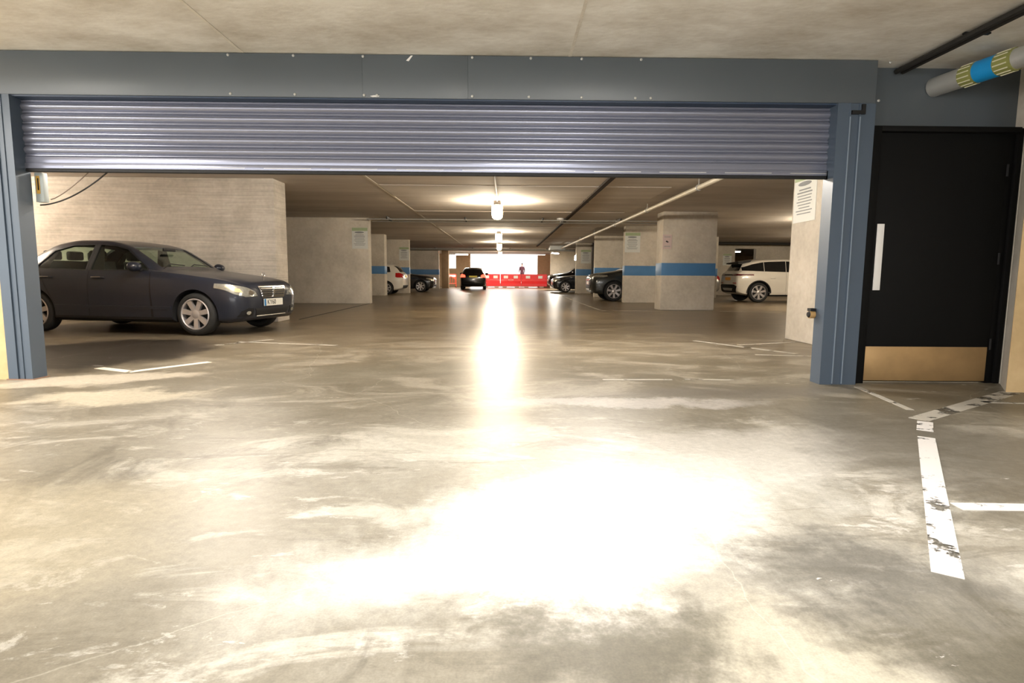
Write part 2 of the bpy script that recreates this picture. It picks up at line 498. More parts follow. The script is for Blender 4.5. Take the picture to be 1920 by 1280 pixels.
# right: pale return beside the door, yellow front face
wr = structure(MB().prism([(4.40, 5.5), (4.40, 5.06), (4.115, 4.67), (6.3, 4.60), (6.3, 5.5)], 'z', 0, CEIL).build('wall_front_right', M_pier))
MB().prism([(4.112, 4.664), (6.3, 4.594), (6.3, 4.602), (4.116, 4.672)], 'z', 0.0, CEIL).build('yellow_face', M_yel, wr)
# hall side walls
structure(MB().box(-11.0, -10.7, 5.25, FAR, 0, CEIL).build('wall_left', M_wall))
structure(MB().box(24.0, 24.3, 5.5, FAR, 0, CEIL).build('wall_right', M_wall))
structure(MB().box(4.40, 24.3, 5.5, 5.8, 0, CEIL).build('wall_behind_door', M_wall))
# cross wall in the right hand aisle with a dark opening
cw = MB()
cw.box(6.2, 11.95, 30.6, 30.9, 0, CEIL); cw.box(13.05, 24.0, 30.6, 30.9, 0, CEIL)
cw.box(11.95, 13.05, 30.6, 30.9, 0, 1.2); cw.box(11.95, 13.05, 30.6, 30.9, 2.42, CEIL)
structure(cw.build('wall_cross_right', M_pier))
# far wall with the vehicle opening and one tall slot window
fwll = MB()
fwll.box(-11, -4.80, FAR, FAR+0.35, 0, CEIL); fwll.box(-4.80, -4.20, FAR, FAR+0.35, 0, 1.46)
fwll.box(-4.20, -3.02, FAR, FAR+0.35, 0, CEIL); fwll.box(2.60, 3.25, FAR, FAR+0.35, 0, 2.66)
fwll.box(3.25, 24, FAR, FAR+0.35, 0, CEIL)
structure(fwll.build('wall_back', M_brick))
MB().box(-4.80, -4.20, FAR+0.12, FAR+0.14, 1.46, CEIL)
wn = structure(MB().box(-4.81, -4.19, FAR+0.10, FAR+0.14, 1.455, 1.52).box(-4.81, -4.19, FAR+0.10, FAR+0.14, 2.64, 2.705).box(-4.81, -4.77, FAR+0.10, FAR+0.14, 1.52, 2.64).box(-4.23, -4.19, FAR+0.10, FAR+0.14, 1.52, 2.64).build('window_1', M_white))
MB().box(-4.77, -4.23, FAR+0.115, FAR+0.125, 1.52, 2.64).build('pane', glass('window_glass', (0.95, 0.97, 0.96)), wn)
# raised pavement outside the exit
structure(MB().box(-20, 20, 50.4, 80, -0.25, 0.28).build('floor_pavement', concrete('paving', (0.45, 0.44, 0.42), (0.6, 0.58, 0.55))))

# lintel panel and door
lint = structure(MB().box(3.055, 4.40, 5.17, 5.24, 2.215, CEIL).build('trim_1', M_steel))
MB().box(3.06, 4.395, 5.155, 5.175, 2.205, 2.222).build('lintel_lip', mat('worn_steel_edge', (0.42, 0.38, 0.37), 0.5), lint)
dr = bpy.data.objects.new('door_1', None); COL.objects.link(dr); dr['kind'] = 'structure'; dr.location = (3.68, 5.1, 0)
def dpart(name, m, b):
    o = m.build(name, b, None, 30); o.parent = dr; o.matrix_parent_inverse = Matrix.Translation(-Vector(dr.location)); return o
dpart('door_frame', MB().box(3.075, 3.155, 5.03, 5.16, 0, 2.20, .004).box(4.345, 4.395, 5.065, 5.16, 0, 2.20, .004).box(4.285, 4.345, 5.085, 5.16, 0, 2.155, .004).box(3.155, 4.345, 5.03, 5.16, 2.155, 2.20, .004), M_black)
dpart('door_leaf', MB().box(3.158, 4.282, 5.075, 5.125, 0.012, 2.152, .003), M_black)
dpart('push_plate', MB().box(3.200, 3.262, 5.066, 5.074, 0.82, 1.39, .002), M_white)
dpart('kick_plate', MB().box(3.168, 4.262, 5.068, 5.074, 0.02, 0.325, .002), M_brass)
for z in (0.35, 1.1, 1.85):
    dpart('hinge', MB().tube([(4.288, 5.072, z-.05), (4.288, 5.072, z+.05)], .009, 8), M_trim)

# ================================================================== ROLLER SHUTTER
sh = thing('roller_shutter', 'half raised blue-grey roller shutter with hood, slats and side posts', 'shutter', (-0.66, 5.0, 0))
def shp(name, mb, m, smooth=None, parent=None):
    o = mb.build(name, m, None, smooth)
    o.parent = parent or sh
    if parent is None:
        o.matrix_parent_inverse = Matrix.Translation(-Vector(sh.location))
    return o
HX0, HX1 = -4.75, 3.05
seams = [HX0, -1.19, -0.325, HX1]
for i in range(len(seams)-1):
    a, b = seams[i], seams[i+1]
    shp('hood_panel', MB().box(a+.0004, b-.0004, 4.985 + (0.001 if i % 2 else 0), 5.30, 2.365, CEIL-0.006, .001), M_steel, 30)
# screws along the hood
def px_x(px):  # position along the hood for a measured screw
    return (px - 949.5)/1090.0*5.06
for px in (459, 573, 695, 887, 990, 1080, 1185, 1628):
    shp('screw', MB().lathe([(0.011, 4.986), (0.011, 4.979), (0.006, 4.975)], 'y', 8, (px_x(px), 0, CEIL-0.022)), M_galv, 40)
for px in (453, 568, 692, 715, 886, 988, 1083, 1180, 1208, 1622):
    shp('screw', MB().lathe([(0.011, 4.986), (0.011, 4.979), (0.006, 4.975)], 'y', 8, (px_x(px)*.985, 0, 2.385)), M_galv, 40)
shp('paint_chip', MB().prism([(-.83, 2.66), (-.79, 2.70), (-.775, 2.70), (-.81, 2.655)], 'y', 4.982, 4.986), M_white)
shp('paint_chip', MB().prism([(-1.13, 2.378), (-1.10, 2.384), (-1.05, 2.382), (-1.06, 2.374), (-1.11, 2.372)], 'y', 4.982, 4.986), M_white)
# dark blue strip under the hood
shp('hood_edge', MB().box(HX0, HX1, 5.0, 5.29, 2.352, 2.366), mat('deep_blue_edge', (0.03, 0.05, 0.09), 0.4))
# curtain slats: curved lath, each its own mesh
SX0, SX1, PITCH = -4.09, 2.77, 0.0885
def slat_mesh():
    prof = []
    n = 10
    for k in range(n+1):                      # big roll
        t = k/n
        prof.append((-0.024*math.sin(PI*t)**0.8, -t*PITCH*0.72))
    for k in range(1, 6):                     # small bead below it
        t = k/5
        prof.append((-0.011*math.sin(PI*t), -PITCH*0.72 - t*PITCH*0.28))
    mb = MB(); vs = []; fs = []
    back = [(p[0]+0.003, p[1]) for p in prof]
    m = len(prof)
    for x in (SX0, SX1):
        vs += [(x, p[0], p[1]) for p in prof] + [(x, p[0]+0.0035, p[1]) for p in prof]
    for k in range(m-1):
        fs.append((k, k+1, 2*m+k+1, 2*m+k)); fs.append((m+k, 3*m+k, 3*m+k+1, m+k+1))
    for k in range(m-1):
        fs.append((k, m+k, m+k+1, k+1)); fs.append((2*m+k, 2*m+k+1, 3*m+k+1, 3*m+k))
    fs.append((0, 2*m, 3*m, m)); fs.append((m-1, 2*m-1, 4*m-1, 3*m-1))
    mb.add(vs, fs)
    return mb.mesh('slat', 35)
sm = slat_mesh(); sm.materials.append(M_slat)
z = 2.42
for k in range(6):
    o = bpy.data.objects.new('slat', sm); COL.objects.link(o)
    o.parent = sh; o.location = Vector((0, 5.10, z)) - Vector(sh.location); z -= PITCH
BZ = z
shp('bottom_rail', MB().box(SX0, SX1, 5.085, 5.12, 1.835, BZ, .004).box(SX0, SX1, 5.075, 5.13, 1.79, 1.835, .004), M_slat, 30)
shp('rail_seal', MB().box(SX0+.02, SX1-.02, 5.08, 5.125, 1.765, 1.79, .006), M_dark, 30)
for k in range(12):
    x = SX0 + .35 + k*.56
    shp('rail_clip', MB().box(x, x+.40, 5.0745, 5.079, 1.806, 1.811), M_galv)
shp('end_cap', MB().box(2.735, 2.765, 5.055, 5.10, 1.755, 1.835, .004), M_white, 30)
for x in (-4.12, 2.78):
    shp('limit_plug', MB().tube([(x-.03, 5.02, 2.335), (x+.03, 5.02, 2.325)], .018, 10), M_rust, 40)
# side posts: folded channel with two ribs
def post(x0, x1, mir):
    mb = MB()
    w = x1 - x0
    prof = [(0, 0), (.0, -.06), (.30, -.06), (.31, -.068), (.34, -.068), (.35, -.055), (.56, -.055), (.57, -.068), (.60, -.068), (.61, -.06), (1.0, -.06), (1.0, .10), (.42, .10), (.42, .02), (.30, .02), (.30, .10), (0, .10)]
    pts = [((x0 + p[0]*w) if not mir else (x1 - p[0]*w), 5.03 + p[1]) for p in prof]
    mb.prism(pts, 'z', 0, 2.36)
    return mb
shp('guide_rail', post(2.735, 3.05, False), M_guide)
shp('guide_rail', post(-4.27, -4.065, True), M_guide)
shp('guide_rail_bracket', MB().box(2.85, 2.96, 4.955, 5.0, 2.27, 2.30).box(2.93, 2.96, 4.955, 5.0, 2.30, 2.35), M_trim)
shp('foot_plate', MB().box(-4.28, -4.05, 4.958, 5.14, 0, .008), mat('rusty_steel', (.26, .15, .10), .7, var=.3))

M_rib = mat('pale_rib_paint', (.20, .25, .31), .45)  # paler strips along the ribs of the right rail
for x0, w_ in ((2.735, .315), ):
    for f_ in (.325, .585):
        shp('guide_rib', MB().box(x0+f_*w_-.004, x0+f_*w_+.004, 4.957, 4.964, 0.01, 2.25), M_rib)
# photo sensor on the inner side of the right post
se = thing('photo_sensor', 'small brown round sensor on inner side of right shutter post', 'sensor', (2.698, 5.13, 0.60))
MB().tube([(0.035, 0, 0), (-0.01, 0, 0)], .035, 14).build('sensor_body', mat('ochre_plastic', (.42, .26, .10), .5), se, 40)
MB().tube([(-0.01, 0, 0.0), (-0.022, 0, 0.0)], [.03, .02], 14).build('lens', M_trim, se, 40)
MB().box(-.012, .035, -.03, .03, .03, .055).build('hood', M_trim, se)

# control box and loose cable on the left jamb
cb = thing('control_box', 'grey and yellow shutter control box on the left jamb', 'control box', (-4.02, 5.18, 1.52))
MB().box(-.035, .035, -.03, .03, 0, .25, .006).build('case', mat('pale_grey_case', (.42, .47, .47), .5), cb, 30)
MB().box(-.020, .010, -.034, -.029, .07, .22).build('label_strip', mat('amber_label', (.62, .36, .06), .5), cb)
MB().box(-.006, .004, -.037, -.033, .10, .20).build('lever', M_trim, cb)
pts = []
for k in range(15):
    t = k/14
    pts.append((-4.06 + .62*t, 5.2, 1.50 + 0.30*t**1.7))
tag(MB().tube(pts, .006, 6).build('hanging_cable', M_cable, None, 60), 'thin dark cable sagging from the control box to the shutter rail', 'cable')
pts = [(-3.98 + .36*k/10, 5.22, 1.55 + .25*(k/10)**1.3) for k in range(11)]
tag(MB().tube(pts, .004, 6).build('hanging_cable', mat('faded_cable', (.22, .17, .13), .6), None, 60), 'thin pale brown wire behind the sagging cable by the left post', 'cable')

# ================================================================== PIERS AND PILLARS
def pier(label, x0, x1, y0, y1, band=True, m=M_pier, band_mat=M_blue, name='concrete_pillar', chamfer=0.015, zb=(0.955, 1.315)):
    t = thing(name, label, 'pillar', ((x0+x1)/2, (y0+y1)/2, 0))
    ox, oy = (x0+x1)/2, (y0+y1)/2
    MB().box(x0-ox, x1-ox, y0-oy, y1-oy, 0, CEIL-.001, chamfer).build('shaft', m, t, 30)
    if band:
        MB().box(x0-ox-.003, x1-ox+.003, y0-oy-.003, y1-oy+.003, zb[0], zb[1], chamfer).build('blue_band', band_mat, t, 30)
    return t
pier('long board-marked concrete wall stub behind the dark grey saloon', -10.7, -4.40, 11.25, 11.85, False, M_wall, name='concrete_wall')
pier('plain concrete wall stub with a white notice near its end, left of the lane', -10.7, -4.37, 18.72, 19.05, False, name='concrete_wall')
pier('shaded concrete pier with blue band beside the white car tail', -10.7, -5.41, 26.08, 26.6)
pier('left pier with blue band and notice between white car and black car', -10.7, -4.95, 29.9, 30.2)
pier('far left pier with blue band behind the black parked car', -10.7, -4.55, 39.5, 39.9)
pier('slim brown column at the far left end of the lane', -4.65, -4.15, 42.0, 42.5, False, M_brick)
pier('wide pale pillar with bright blue band, nearest on right side of lane', 4.30, 5.80, 16.20, 16.85)
pier('second right pillar with blue band carrying a white notice', 4.20, 6.4, 20.80, 21.15)
pier('third right pier with blue band behind the dark crossover car', 3.92, 9.4, 26.0, 26.3)
pier('fourth right pier with small notice and lit lamp at its edge', 3.76, 5.2, 31.6, 31.95)
pier('far right concrete pier beside the red barriers', 3.35, 5.5, 44.5, 44.9, False)
pier('bare concrete column close behind the right shutter post with two notices', 4.25, 4.75, 7.93, 8.78, False)
pier('concrete wall end touching the bare column behind the shutter post', 4.275, 4.9, 6.3, 7.93, False, name='concrete_wall')

# dark movement joint in the floor along the left bay
tag(MB().prism([(-4.24, 11.9), (-4.20, 11.9), (-4.36, 18.7), (-4.40, 18.7)], 'z', 0.0, .006).build('floor_channel', M_dark), 'dark narrow channel along the floor between two left wall stubs', 'channel')

# ================================================================== NOTICES
def notice(label, loc, rz, w, h, style='green', name='notice_board'):
    """board standing off the wall; local -y faces the viewer; origin bottom centre"""
    t = thing(name, label, 'sign', loc, rz)
    MB().box(-w/2, w/2, -.006, 0, 0, h).build('board', M_pink if style == 'pink' else M_paper, t)
    if style == 'green':
        MB().box(-w/2+.004, w/2-.004, -.008, -.006, h*.84, h-.004).build('header', M_green, t)
        MB().prism([(w*.30*math.cos(a)-w*.03, h*.77 + h*.045*math.sin(a)) for a in [2*PI*k/16 for k in range(16)]], 'y', -.009, -.006).build('emblem', M_grey_ink, t)
        rnd = random.Random(3)
        for k in range(9):
            zz = h*(.64 - .06*k)
            ww = w*(.40 if k % 3 else .34) * rnd.uniform(.75, 1.0)
            MB().box(-ww, ww*.9, -.0075, -.006, zz, zz + h*(.020 if k > 1 else .028)).build('text_line', M_grey_ink, t)
    elif style == 'pink':
        MB().prism([(-.05, h*.52), (-.01, h*.60), (.0, h*.55), (.05, h*.48), (-.01, h*.44), (-.015, h*.48)], 'y', -.009, -.006).build('arrow', M_ink, t)
        for zz in (.86, .80, .20, .14):
            MB().box(-w*.34, w*.34, -.0075, -.006, h*zz, h*zz+.008).build('text_line', M_grey_ink, t)
    elif style == 'black':
        MB().box(-w*.36, w*.42, -.008, -.006, h*.28, h*.74).build('panel', mat('brown_black_panel', (.05, .035, .02), .5), t)
        for zz, c in ((.60, M_pink), (.52, M_paper), (.40, M_paper)):
            MB().box(-w*.2, w*.3, -.0095, -.008, h*zz, h*zz+h*.035).build('text_line', c, t)
        for zz in (.80, .08):
            for k in range(9):
                x = -w*.42 + k*w*.1
                MB().prism([(x, h*zz), (x+w*.03, h*zz), (x+w*.06, h*(zz+.10)), (x+w*.03, h*(zz+.10))], 'y', -.0075, -.006).build('stripe', M_ink, t)
    return t
notice('white notice with green top on the plain left wall stub', (-4.65, 18.72, 1.74), 0, .50, .66)
notice('dim white notice on the left pier by the black car', (-5.20, 29.9, 1.66), 0, .50, .66)
notice('white notice with green top on the second right pillar', (4.46, 20.80, 1.78), 0, .54, .69)
notice('small pink notice with black arrow on wide right pillar', (4.43, 16.20, 1.69), 0, .25, .39, 'pink')
notice('faded notice on the fourth right pier', (4.28, 31.6, 1.62), 0, .55, .72)
notice('large white notice with green top on column behind shutter post', (4.25, 8.42, 1.72), -PI/2, .62, .70)
notice('striped notice with brown panel beside the shutter post', (4.275, 7.52, 1.66), -PI/2, .55, .70, 'black')
notice('small pale notice on the cross wall above the white SUV', (11.55, 30.6, 1.55), 0, .45, .6)

# ================================================================== CEILING SERVICES
def service(name, label, cat):
    return thing(name, label, cat)
# insulated pipe in outer bay
ip = thing('insulated_pipe', 'fat grey insulated pipe with blue and green tape entering the lintel', 'pipe', (3.66, 5.17, 2.555))
PA, PB = Vector((0, 0, 0)), Vector((0.33, -1.6, 0.006))
pd = (PB - PA).normalized()
def pseg(a, b, r, n=20):
    return MB().tube([PA + pd*a, PA + pd*b], r, n)
pseg(-0.005, .36, .080).build('lagging', M_galv, ip, 40)
pseg(.36, .86, .076).build('lagging', M_galv, ip, 40)
pseg(.86, 8.5, .083).build('lagging', M_galv, ip, 40)
pseg(.27, .39, .0835).build('green_tape', mat('olive_tape', (.26, .27, .08), .5), ip, 40)
pseg(.39, .55, .0845).build('blue_tape', mat('bright_blue_tape', (.01, .29, .68), .45), ip, 40)
pseg(.55, .68, .0835).build('green_tape', mat('olive_tape', (.26, .27, .08), .5), ip, 40)
M_ft = mat('cream_flow_mark', (.72, .70, .50), .5)
for s0, s1 in ((.275, .37), (.56, .66)):
    for k in range(14):
        w = 2*PI*k/14
        a = pd.orthogonal().normalized(); bb = pd.cross(a)
        off = (a*math.cos(w) + bb*math.sin(w))*.084
        MB().tube([PA + pd*s0 + off, PA + pd*s1 + off], .0055, 5).build('flow_mark', M_ft, ip)
MB().lathe([(.088, 0), (.088, .02)], 'y', 20, tuple(PA + pd*.90)).build('joint_ring', M_chrome, ip, 40)
# pale sprinkler main in the hall
sp = thing('sprinkler_pipe', 'long pale pipe running under the ceiling along the right side', 'pipe', (3.50, 10, 2.54))
MB().tube([(0, -4.4, 0), (0, 0, 0), (-.08, 7, 0), (-.31, 24, 0)], .045, 12).build('pipe', mat('pale_pipe_paint', (.60, .54, .42), .4), sp, 40)
for y in (0.8, 4.5, 8.5, 12.5, 16.5, 20.5):
    MB().lathe([(.058, y-.03), (.058, y+.03)], 'y', 12, (-.012*y, 0, 0)).build('coupling', M_galv, sp, 40)
    MB().box(-.012*y-.006, -.012*y+.006, y-.006, y+.006, .04, .158).build('hanger', M_galv, sp)
# dark trunking
tr = thing('cable_trunking', 'dark cable trunking line along the hall ceiling right of the lamps', 'trunking', (1.88, 11, CEIL-.012), .003)
MB().box(-.05, .05, -5.6, 24, -.04, 0, .005).build('channel', mat('dark_bronze_trunking', (.035, .025, .018), .9, spec=.2), tr)
for y in (3, 8.6, 14): MB().box(-.06, .06, y, y+.05, -.045, 0).build('bracket', M_trim, tr)
# black slot drain of twin conduits near camera
tc2 = thing('twin_conduit', 'pair of black conduits under the near ceiling at upper right', 'conduit', (3.34, 3.0, CEIL-.036))
for dx in (-.028, .028):
    MB().tube([(dx+.0, 2.15, 0), (dx+.30, -8.5, 0)], .022, 8).build('conduit', M_cable, tc2, 40)
for y in (-1, .2, 1.4): MB().box(-.03, .16, y, y+.03, .015, .026).build('saddle', M_trim, tc2)
# cross conduits
def cross_pipe(label, y, z, x0, x1, r, gap):
    t = thing('cross_conduit', label, 'conduit', (0, y, z))
    for k in range(2):
        MB().tube([(x0, k*gap, 0), (x1, k*gap, 0)], r, 8).build('pipe', M_galv, t, 40)
    x = x0 + .6
    while x < x1:
        MB().box(x, x+.03, -.03, gap+.03, .0, CEIL-z-.01).build('hanger', M_trim, t); x += 2.4
cross_pipe('pair of pale pipes crossing the ceiling behind first lamp', 18.2, 2.622, -4.3, 6.5, .02, .75)
cross_pipe('far pair of grey pipes crossing above the red barriers', 37.8, 2.60, -10, 9, .05, 1.3)
cp = thing('wall_pipe', 'black pipe along top of the wall behind white SUV', 'pipe', (9, 29.5, 2.62))
MB().tube([(-2.5, 0, 0), (14, 0, 0)], .07, 10).build('pipe', M_cable, cp, 40)
MB().lathe([(.10, 1.0), (.10, 1.2)], 'x', 12).build('coupling', M_cable, cp, 40)
dp = tag(MB().tube([(4.62, 31.5, 0), (4.62, 31.5, CEIL)], .06, 10).build('down_pipe', mat('dark_down_pipe', (.06, .05, .045), .5), None, 40), 'dark vertical downpipe between the third and fourth right piers', 'pipe')
# sensor puck
sn = thing('ceiling_sensor', 'small white round detector beside the dark trunking', 'detector', (1.66, 18.3, CEIL-.009))
MB().lathe([(.11, 0), (.11, -.04), (.08, -.07), (.05, -.09)], 'z', 16).build('body', M_white, sn, 40)
MB().lathe([(.03, -.09), (.02, -.11)], 'z', 10).build('lens', M_chrome, sn, 40)
# ventilation box
vb = thing('ventilation_unit', 'pale grey box ventilation unit hanging under the far ceiling', 'ventilator', (3.0, 35.0, 2.46))
MB().box(-.45, .45, -.6, .6, 0, .24, .012).build('casing', mat('pale_grey_casing', (.50, .52, .52), .5), vb, 30)
for k in range(5): MB().box(-.40, .40, -.615, -.60, .03+k*.04, .045+k*.04).build('louvre', M_galv, vb)
for x in (-.4, .4): MB().box(x-.012, x+.012, -.012, .012, .23, .25).build('hanger', M_trim, vb)

# ================================================================== LAMPS
def well_glass(label, x, y, watts, col=(1.0, .86, .66)):
    t = thing('ceiling_lamp', label, 'lamp', (x, y, CEIL), group='bulkhead lamps along the lane')
    MB().box(-.09, .09, -.09, .09, -.10, 0, .01).build('bracket', mat('dark_bracket', (.05, .04, .03), .5), t, 30)
    MB().lathe([(.075, -.09), (.125, -.12), (.13, -.16), (.13, -.34), (.115, -.40), (.07, -.435), (.01, -.445)], 'z', 20).build('diffuser', LAMP_E, t, 40)
    MB().lathe([(.10, -.085), (.135, -.10), (.135, -.125), (.10, -.12)], 'z', 20, closed=True).build('collar', M_galv, t, 40)
    for dx in (-.30, .30):
        l = bpy.data.lights.new('lamp_light', 'POINT'); l.energy = watts/2; l.color = col; l.shadow_soft_size = .09
        lo = bpy.data.objects.new('lamp_light', l); COL.objects.link(lo); lo.parent = t; lo.location = (dx, 0, -.22)
    return t
well_glass('first lit ceiling lamp over the lane, largest of the row', -.23, 14.3, 170)
well_glass('second lit ceiling lamp, middle of the lane row', -.32, 24.0, 170)
well_glass('third lit ceiling lamp, nearest the exit opening', -.39, 31.5, 120)
well_glass('lit ceiling lamp just inside the shutter, hidden by its hood', 1.05, 7.4, 200, (1.0, .95, .88))
well_glass('added unseen ceiling lamp left of centre just inside the shutter, hidden by its hood', -3.4, 7.0, 125, (1.0, .93, .84))  # added to even out the light on the wall behind the saloon
well_glass('added ceiling lamp right in front of the exit opening, lost against the white', -.45, 42.0, 220)  # added to light the fronts of the red barriers
well_glass('added unseen ceiling lamp over the bay of the dark saloon, hidden by the shutter', -10.2, 9.6, 130, (1.0, .91, .80))  # added to brighten the wall stub behind the saloon
well_glass('unseen lit ceiling lamp over the right hand aisle above white SUV', 9.6, 17.5, 170)  # out of sight behind the bare column
well_glass('unseen lit ceiling lamp over the aisle behind the wide pillar', 13.5, 24.0, 110)  # this one is out of sight as well
tag(MB().tube([(-.21, 8.0, CEIL-.026), (-.23, 14.15, CEIL-.026)], .014, 6).build('lamp_conduit', M_cable, None, 40), 'thin dark conduit along the ceiling to the first lane lamp', 'conduit')

def batten(label, x, y, z, L, rz, watts=0.0, col=(1, .93, .82), size=.14):
    t = thing('tube_light', label, 'lamp', (x, y, z), rz, group='fluorescent battens')
    MB().box(-L/2, L/2, -.06, .06, 0, .06, .008).build('housing', M_white, t, 30)
    MB().tube([(-L/2+.03, 0, -.035), (L/2-.03, 0, -.035)], .035, 10).build('tube', TUBE_E, t, 40)
    for s in (-1, 1): MB().box(s*(L/2-.04)-.02, s*(L/2-.04)+.02, -.03, .03, -.06, .0).build('holder', M_white, t)
    for s in (-1, 1): MB().box(s*L*.3-.01, s*L*.3+.01, -.01, .01, .06, CEIL-z).build('hanger', M_galv, t)
    if watts:
        l = bpy.data.lights.new('tube_glow', 'AREA'); l.shape = 'RECTANGLE'; l.size = L*.95; l.size_y = size; l.energy = watts; l.color = col
        lo = bpy.data.objects.new('tube_glow', l); COL.objects.link(lo); lo.parent = t; lo.location = (0, 0, -.085)
    return t
batten('lit fluorescent batten by far right pier', 3.3, 40.0, 2.50, 1.2, PI/3, 160)
batten('lit fluorescent batten left of the exit opening', -3.35, 44.0, 2.50, 1.0, 0, 90)
batten('bright fluorescent batten glimpsed in the opening behind white SUV', 12.6, 33.0, 2.40, 1.2, 0)
vl = thing('wall_lamp', 'small bright lamp on the edge of the fourth right pier', 'lamp', (3.745, 31.75, 1.78))
MB().box(-.05, .014, -.09, .09, 0, .26, .01).build('diffuser', TUBE_E, vl, 30)
MB().box(-.056, .014, -.10, .10, -.02, .0).build('base', M_trim, vl)
# out-of-view lamps of the outer bay, the left one added to brighten the post
batten('fluorescent batten on the near ceiling above the camera', 0.55, 1.75, 2.60, 1.5, 0.5, 56, (1, .98, .96))
batten('added fluorescent batten out of view on the near ceiling at the left', -5.2, 2.7, 2.60, 1.5, 0.0, 110, (1, .94, .86))

# ================================================================== FLOOR MARKINGS
M_lineA = worn_paint('worn_white_line', (.74, .71, .68), .425, 7)
M_lineB = worn_paint('faded_white_line', (.46, .43, .37), .44, 4)
def marking(label, polys, m):
    mb = MB()
    for p in polys: mb.prism(p, 'z', 0.0, .0025)
    return tag(mb.build('floor_marking', m), label, 'floor marking')
def strip(a, b, w):
    a, b = Vector(a), Vector(b); d = (b-a).normalized(); n = Vector((-d.y, d.x))*w/2
    return [tuple(a-n), tuple(b-n), tuple(b+n), tuple(a+n)]
marking('thick worn white line on the near floor at right', [strip((1.385, 1.71), (2.46, 3.29), .085), strip((2.56, 3.44), (2.72, 3.66), .085)], M_lineA)
marking('short white cross stroke joining the thick line at right', [strip((1.84, 2.26), (2.6, 2.24), .075)], M_lineA)
marking('faded pale line from the thick line toward the pier right of the door', [strip((2.72, 3.72), (3.6, 4.30), .12), strip((3.6, 4.30), (4.15, 4.66), .12)], M_lineB)
marking('thin pale line from the right shutter post to the faded line', [strip((3.0, 4.86), (2.86, 4.0), .05)], M_lineB)
marking('faded pale stroke in front of the door at far right', [strip((3.6, 4.28), (4.6, 4.15), .05)], M_lineB)
marking('white bay corner line on the floor inside the left post', [strip((-3.95, 5.62), (-3.52, 5.42), .09), strip((-3.52, 5.40), (-3.10, 6.05), .09)], worn_paint('cream_line', (.85, .78, .66), .34, 7))
marking('white cross mark on the floor in front of the saloon wheel', [strip((-3.75, 7.5), (-3.30, 8.2), .07), strip((-3.65, 7.9), (-2.2, 7.55), .06)], M_lineB)
marking('pale lane edge line beside the right parked cars', [strip((2.58, 16.2), (2.62, 27.2), .07)], M_lineB)
marking('pale bay line running right from the lane edge', [strip((2.58, 15.7), (4.3, 15.75), .07), strip((5.8, 15.75), (9, 15.75), .07)], M_lineB)
marking('faded hatch strokes on the floor near the bare column', [strip((2.75, 8.4), (3.55, 7.0), .07), strip((3.2, 7.9), (4.2, 8.3), .07), strip((3.0, 6.9), (4.3, 6.7), .06)], M_lineB)
marking('broken pale line across the shutter threshold', [strip((.87, 5.14), (1.5, 5.16), .035), strip((1.62, 5.18), (2.06, 5.17), .03)], M_lineB)

# ================================================================== CARS
from mathutils.bvhtree import BVHTree
def pchip(xs, ys, x):
    n = len(xs)
    if x <= xs[0]: return ys[0]
    if x >= xs[-1]: return ys[-1]
    h = [xs[i+1]-xs[i] for i in range(n-1)]; d = [(ys[i+1]-ys[i])/h[i] for i in range(n-1)]
    m = [0.0]*n; m[0] = d[0]; m[-1] = d[-1]
    for i in range(1, n-1):
        if d[i-1]*d[i] > 0:
            w1 = 2*h[i]+h[i-1]; w2 = h[i]+2*h[i-1]
            m[i] = (w1+w2)/(w1/d[i-1]+w2/d[i])
    for i in range(n-1):
        if x <= xs[i+1]:
            t = (x-xs[i])/h[i]
            return ((1+2*t)*(1-t)**2*ys[i] + t*(1-t)**2*h[i]*m[i] + t*t*(3-2*t)*ys[i+1] + t*t*(t-1)*h[i]*m[i+1])
SEDAN = [(2.10, .36, .50, .56, .50, .62, .36, .665, .68), (2.06, .26, .66, .72, .64, .70, .44, .755, .77), (1.97, .21, .76, .81, .735, .745, .50, .80, .815),
    (1.80, .19, .82, .86, .80, .80, .56, .845, .865), (1.40, .19, .85, .88, .83, .86, .60, .895, .92), (1.00, .19, .86, .885, .84, .905, .64, .94, .965),
    (.75, .19, .865, .885, .84, .93, .69, .965, .995), (.40, .19, .865, .885, .84, .94, .68, 1.15, 1.185), (.05, .19, .865, .885, .84, .945, .645, 1.325, 1.365),
    (-.30, .19, .865, .885, .84, .95, .625, 1.385, 1.435), (-.70, .19, .865, .885, .84, .955, .62, 1.392, 1.447), (-1.10, .19, .865, .885, .84, .965, .625, 1.345, 1.405),
    (-1.45, .19, .86, .88, .83, .975, .64, 1.21, 1.26), (-1.75, .20, .85, .87, .82, .985, .68, 1.05, 1.08), (-2.10, .22, .80, .85, .78, .985, .62, 1.03, 1.05),
    (-2.32, .26, .72, .80, .70, .94, .55, 1.01, 1.03), (-2.43, .36, .60, .70, .60, .85, .45, .92, .95)]
HATCH = [(2.02, .36, .48, .54, .48, .64, .34, .68, .70), (1.96, .26, .66, .71, .62, .72, .44, .775, .79), (1.82, .21, .76, .80, .72, .79, .50, .845, .86),
    (1.4, .19, .82, .84, .78, .88, .58, .93, .95), (1.0, .19, .83, .85, .79, .93, .64, .99, 1.01), (.55, .19, .83, .85, .79, .95, .65, 1.20, 1.24),
    (.15, .19, .83, .85, .79, .965, .62, 1.365, 1.41), (-.4, .19, .83, .85, .79, .98, .605, 1.40, 1.465), (-1.0, .19, .83, .85, .79, 1.0, .59, 1.385, 1.455),
    (-1.5, .19, .82, .845, .78, 1.01, .57, 1.32, 1.40), (-1.72, .22, .80, .83, .76, 1.0, .55, 1.22, 1.30), (-1.88, .26, .76, .80, .73, .97, .60, 1.04, 1.07),
    (-1.98, .32, .70, .76, .70, .90, .52, .96, .98), (-2.03, .40, .60, .66, .58, .80, .42, .84, .86)]
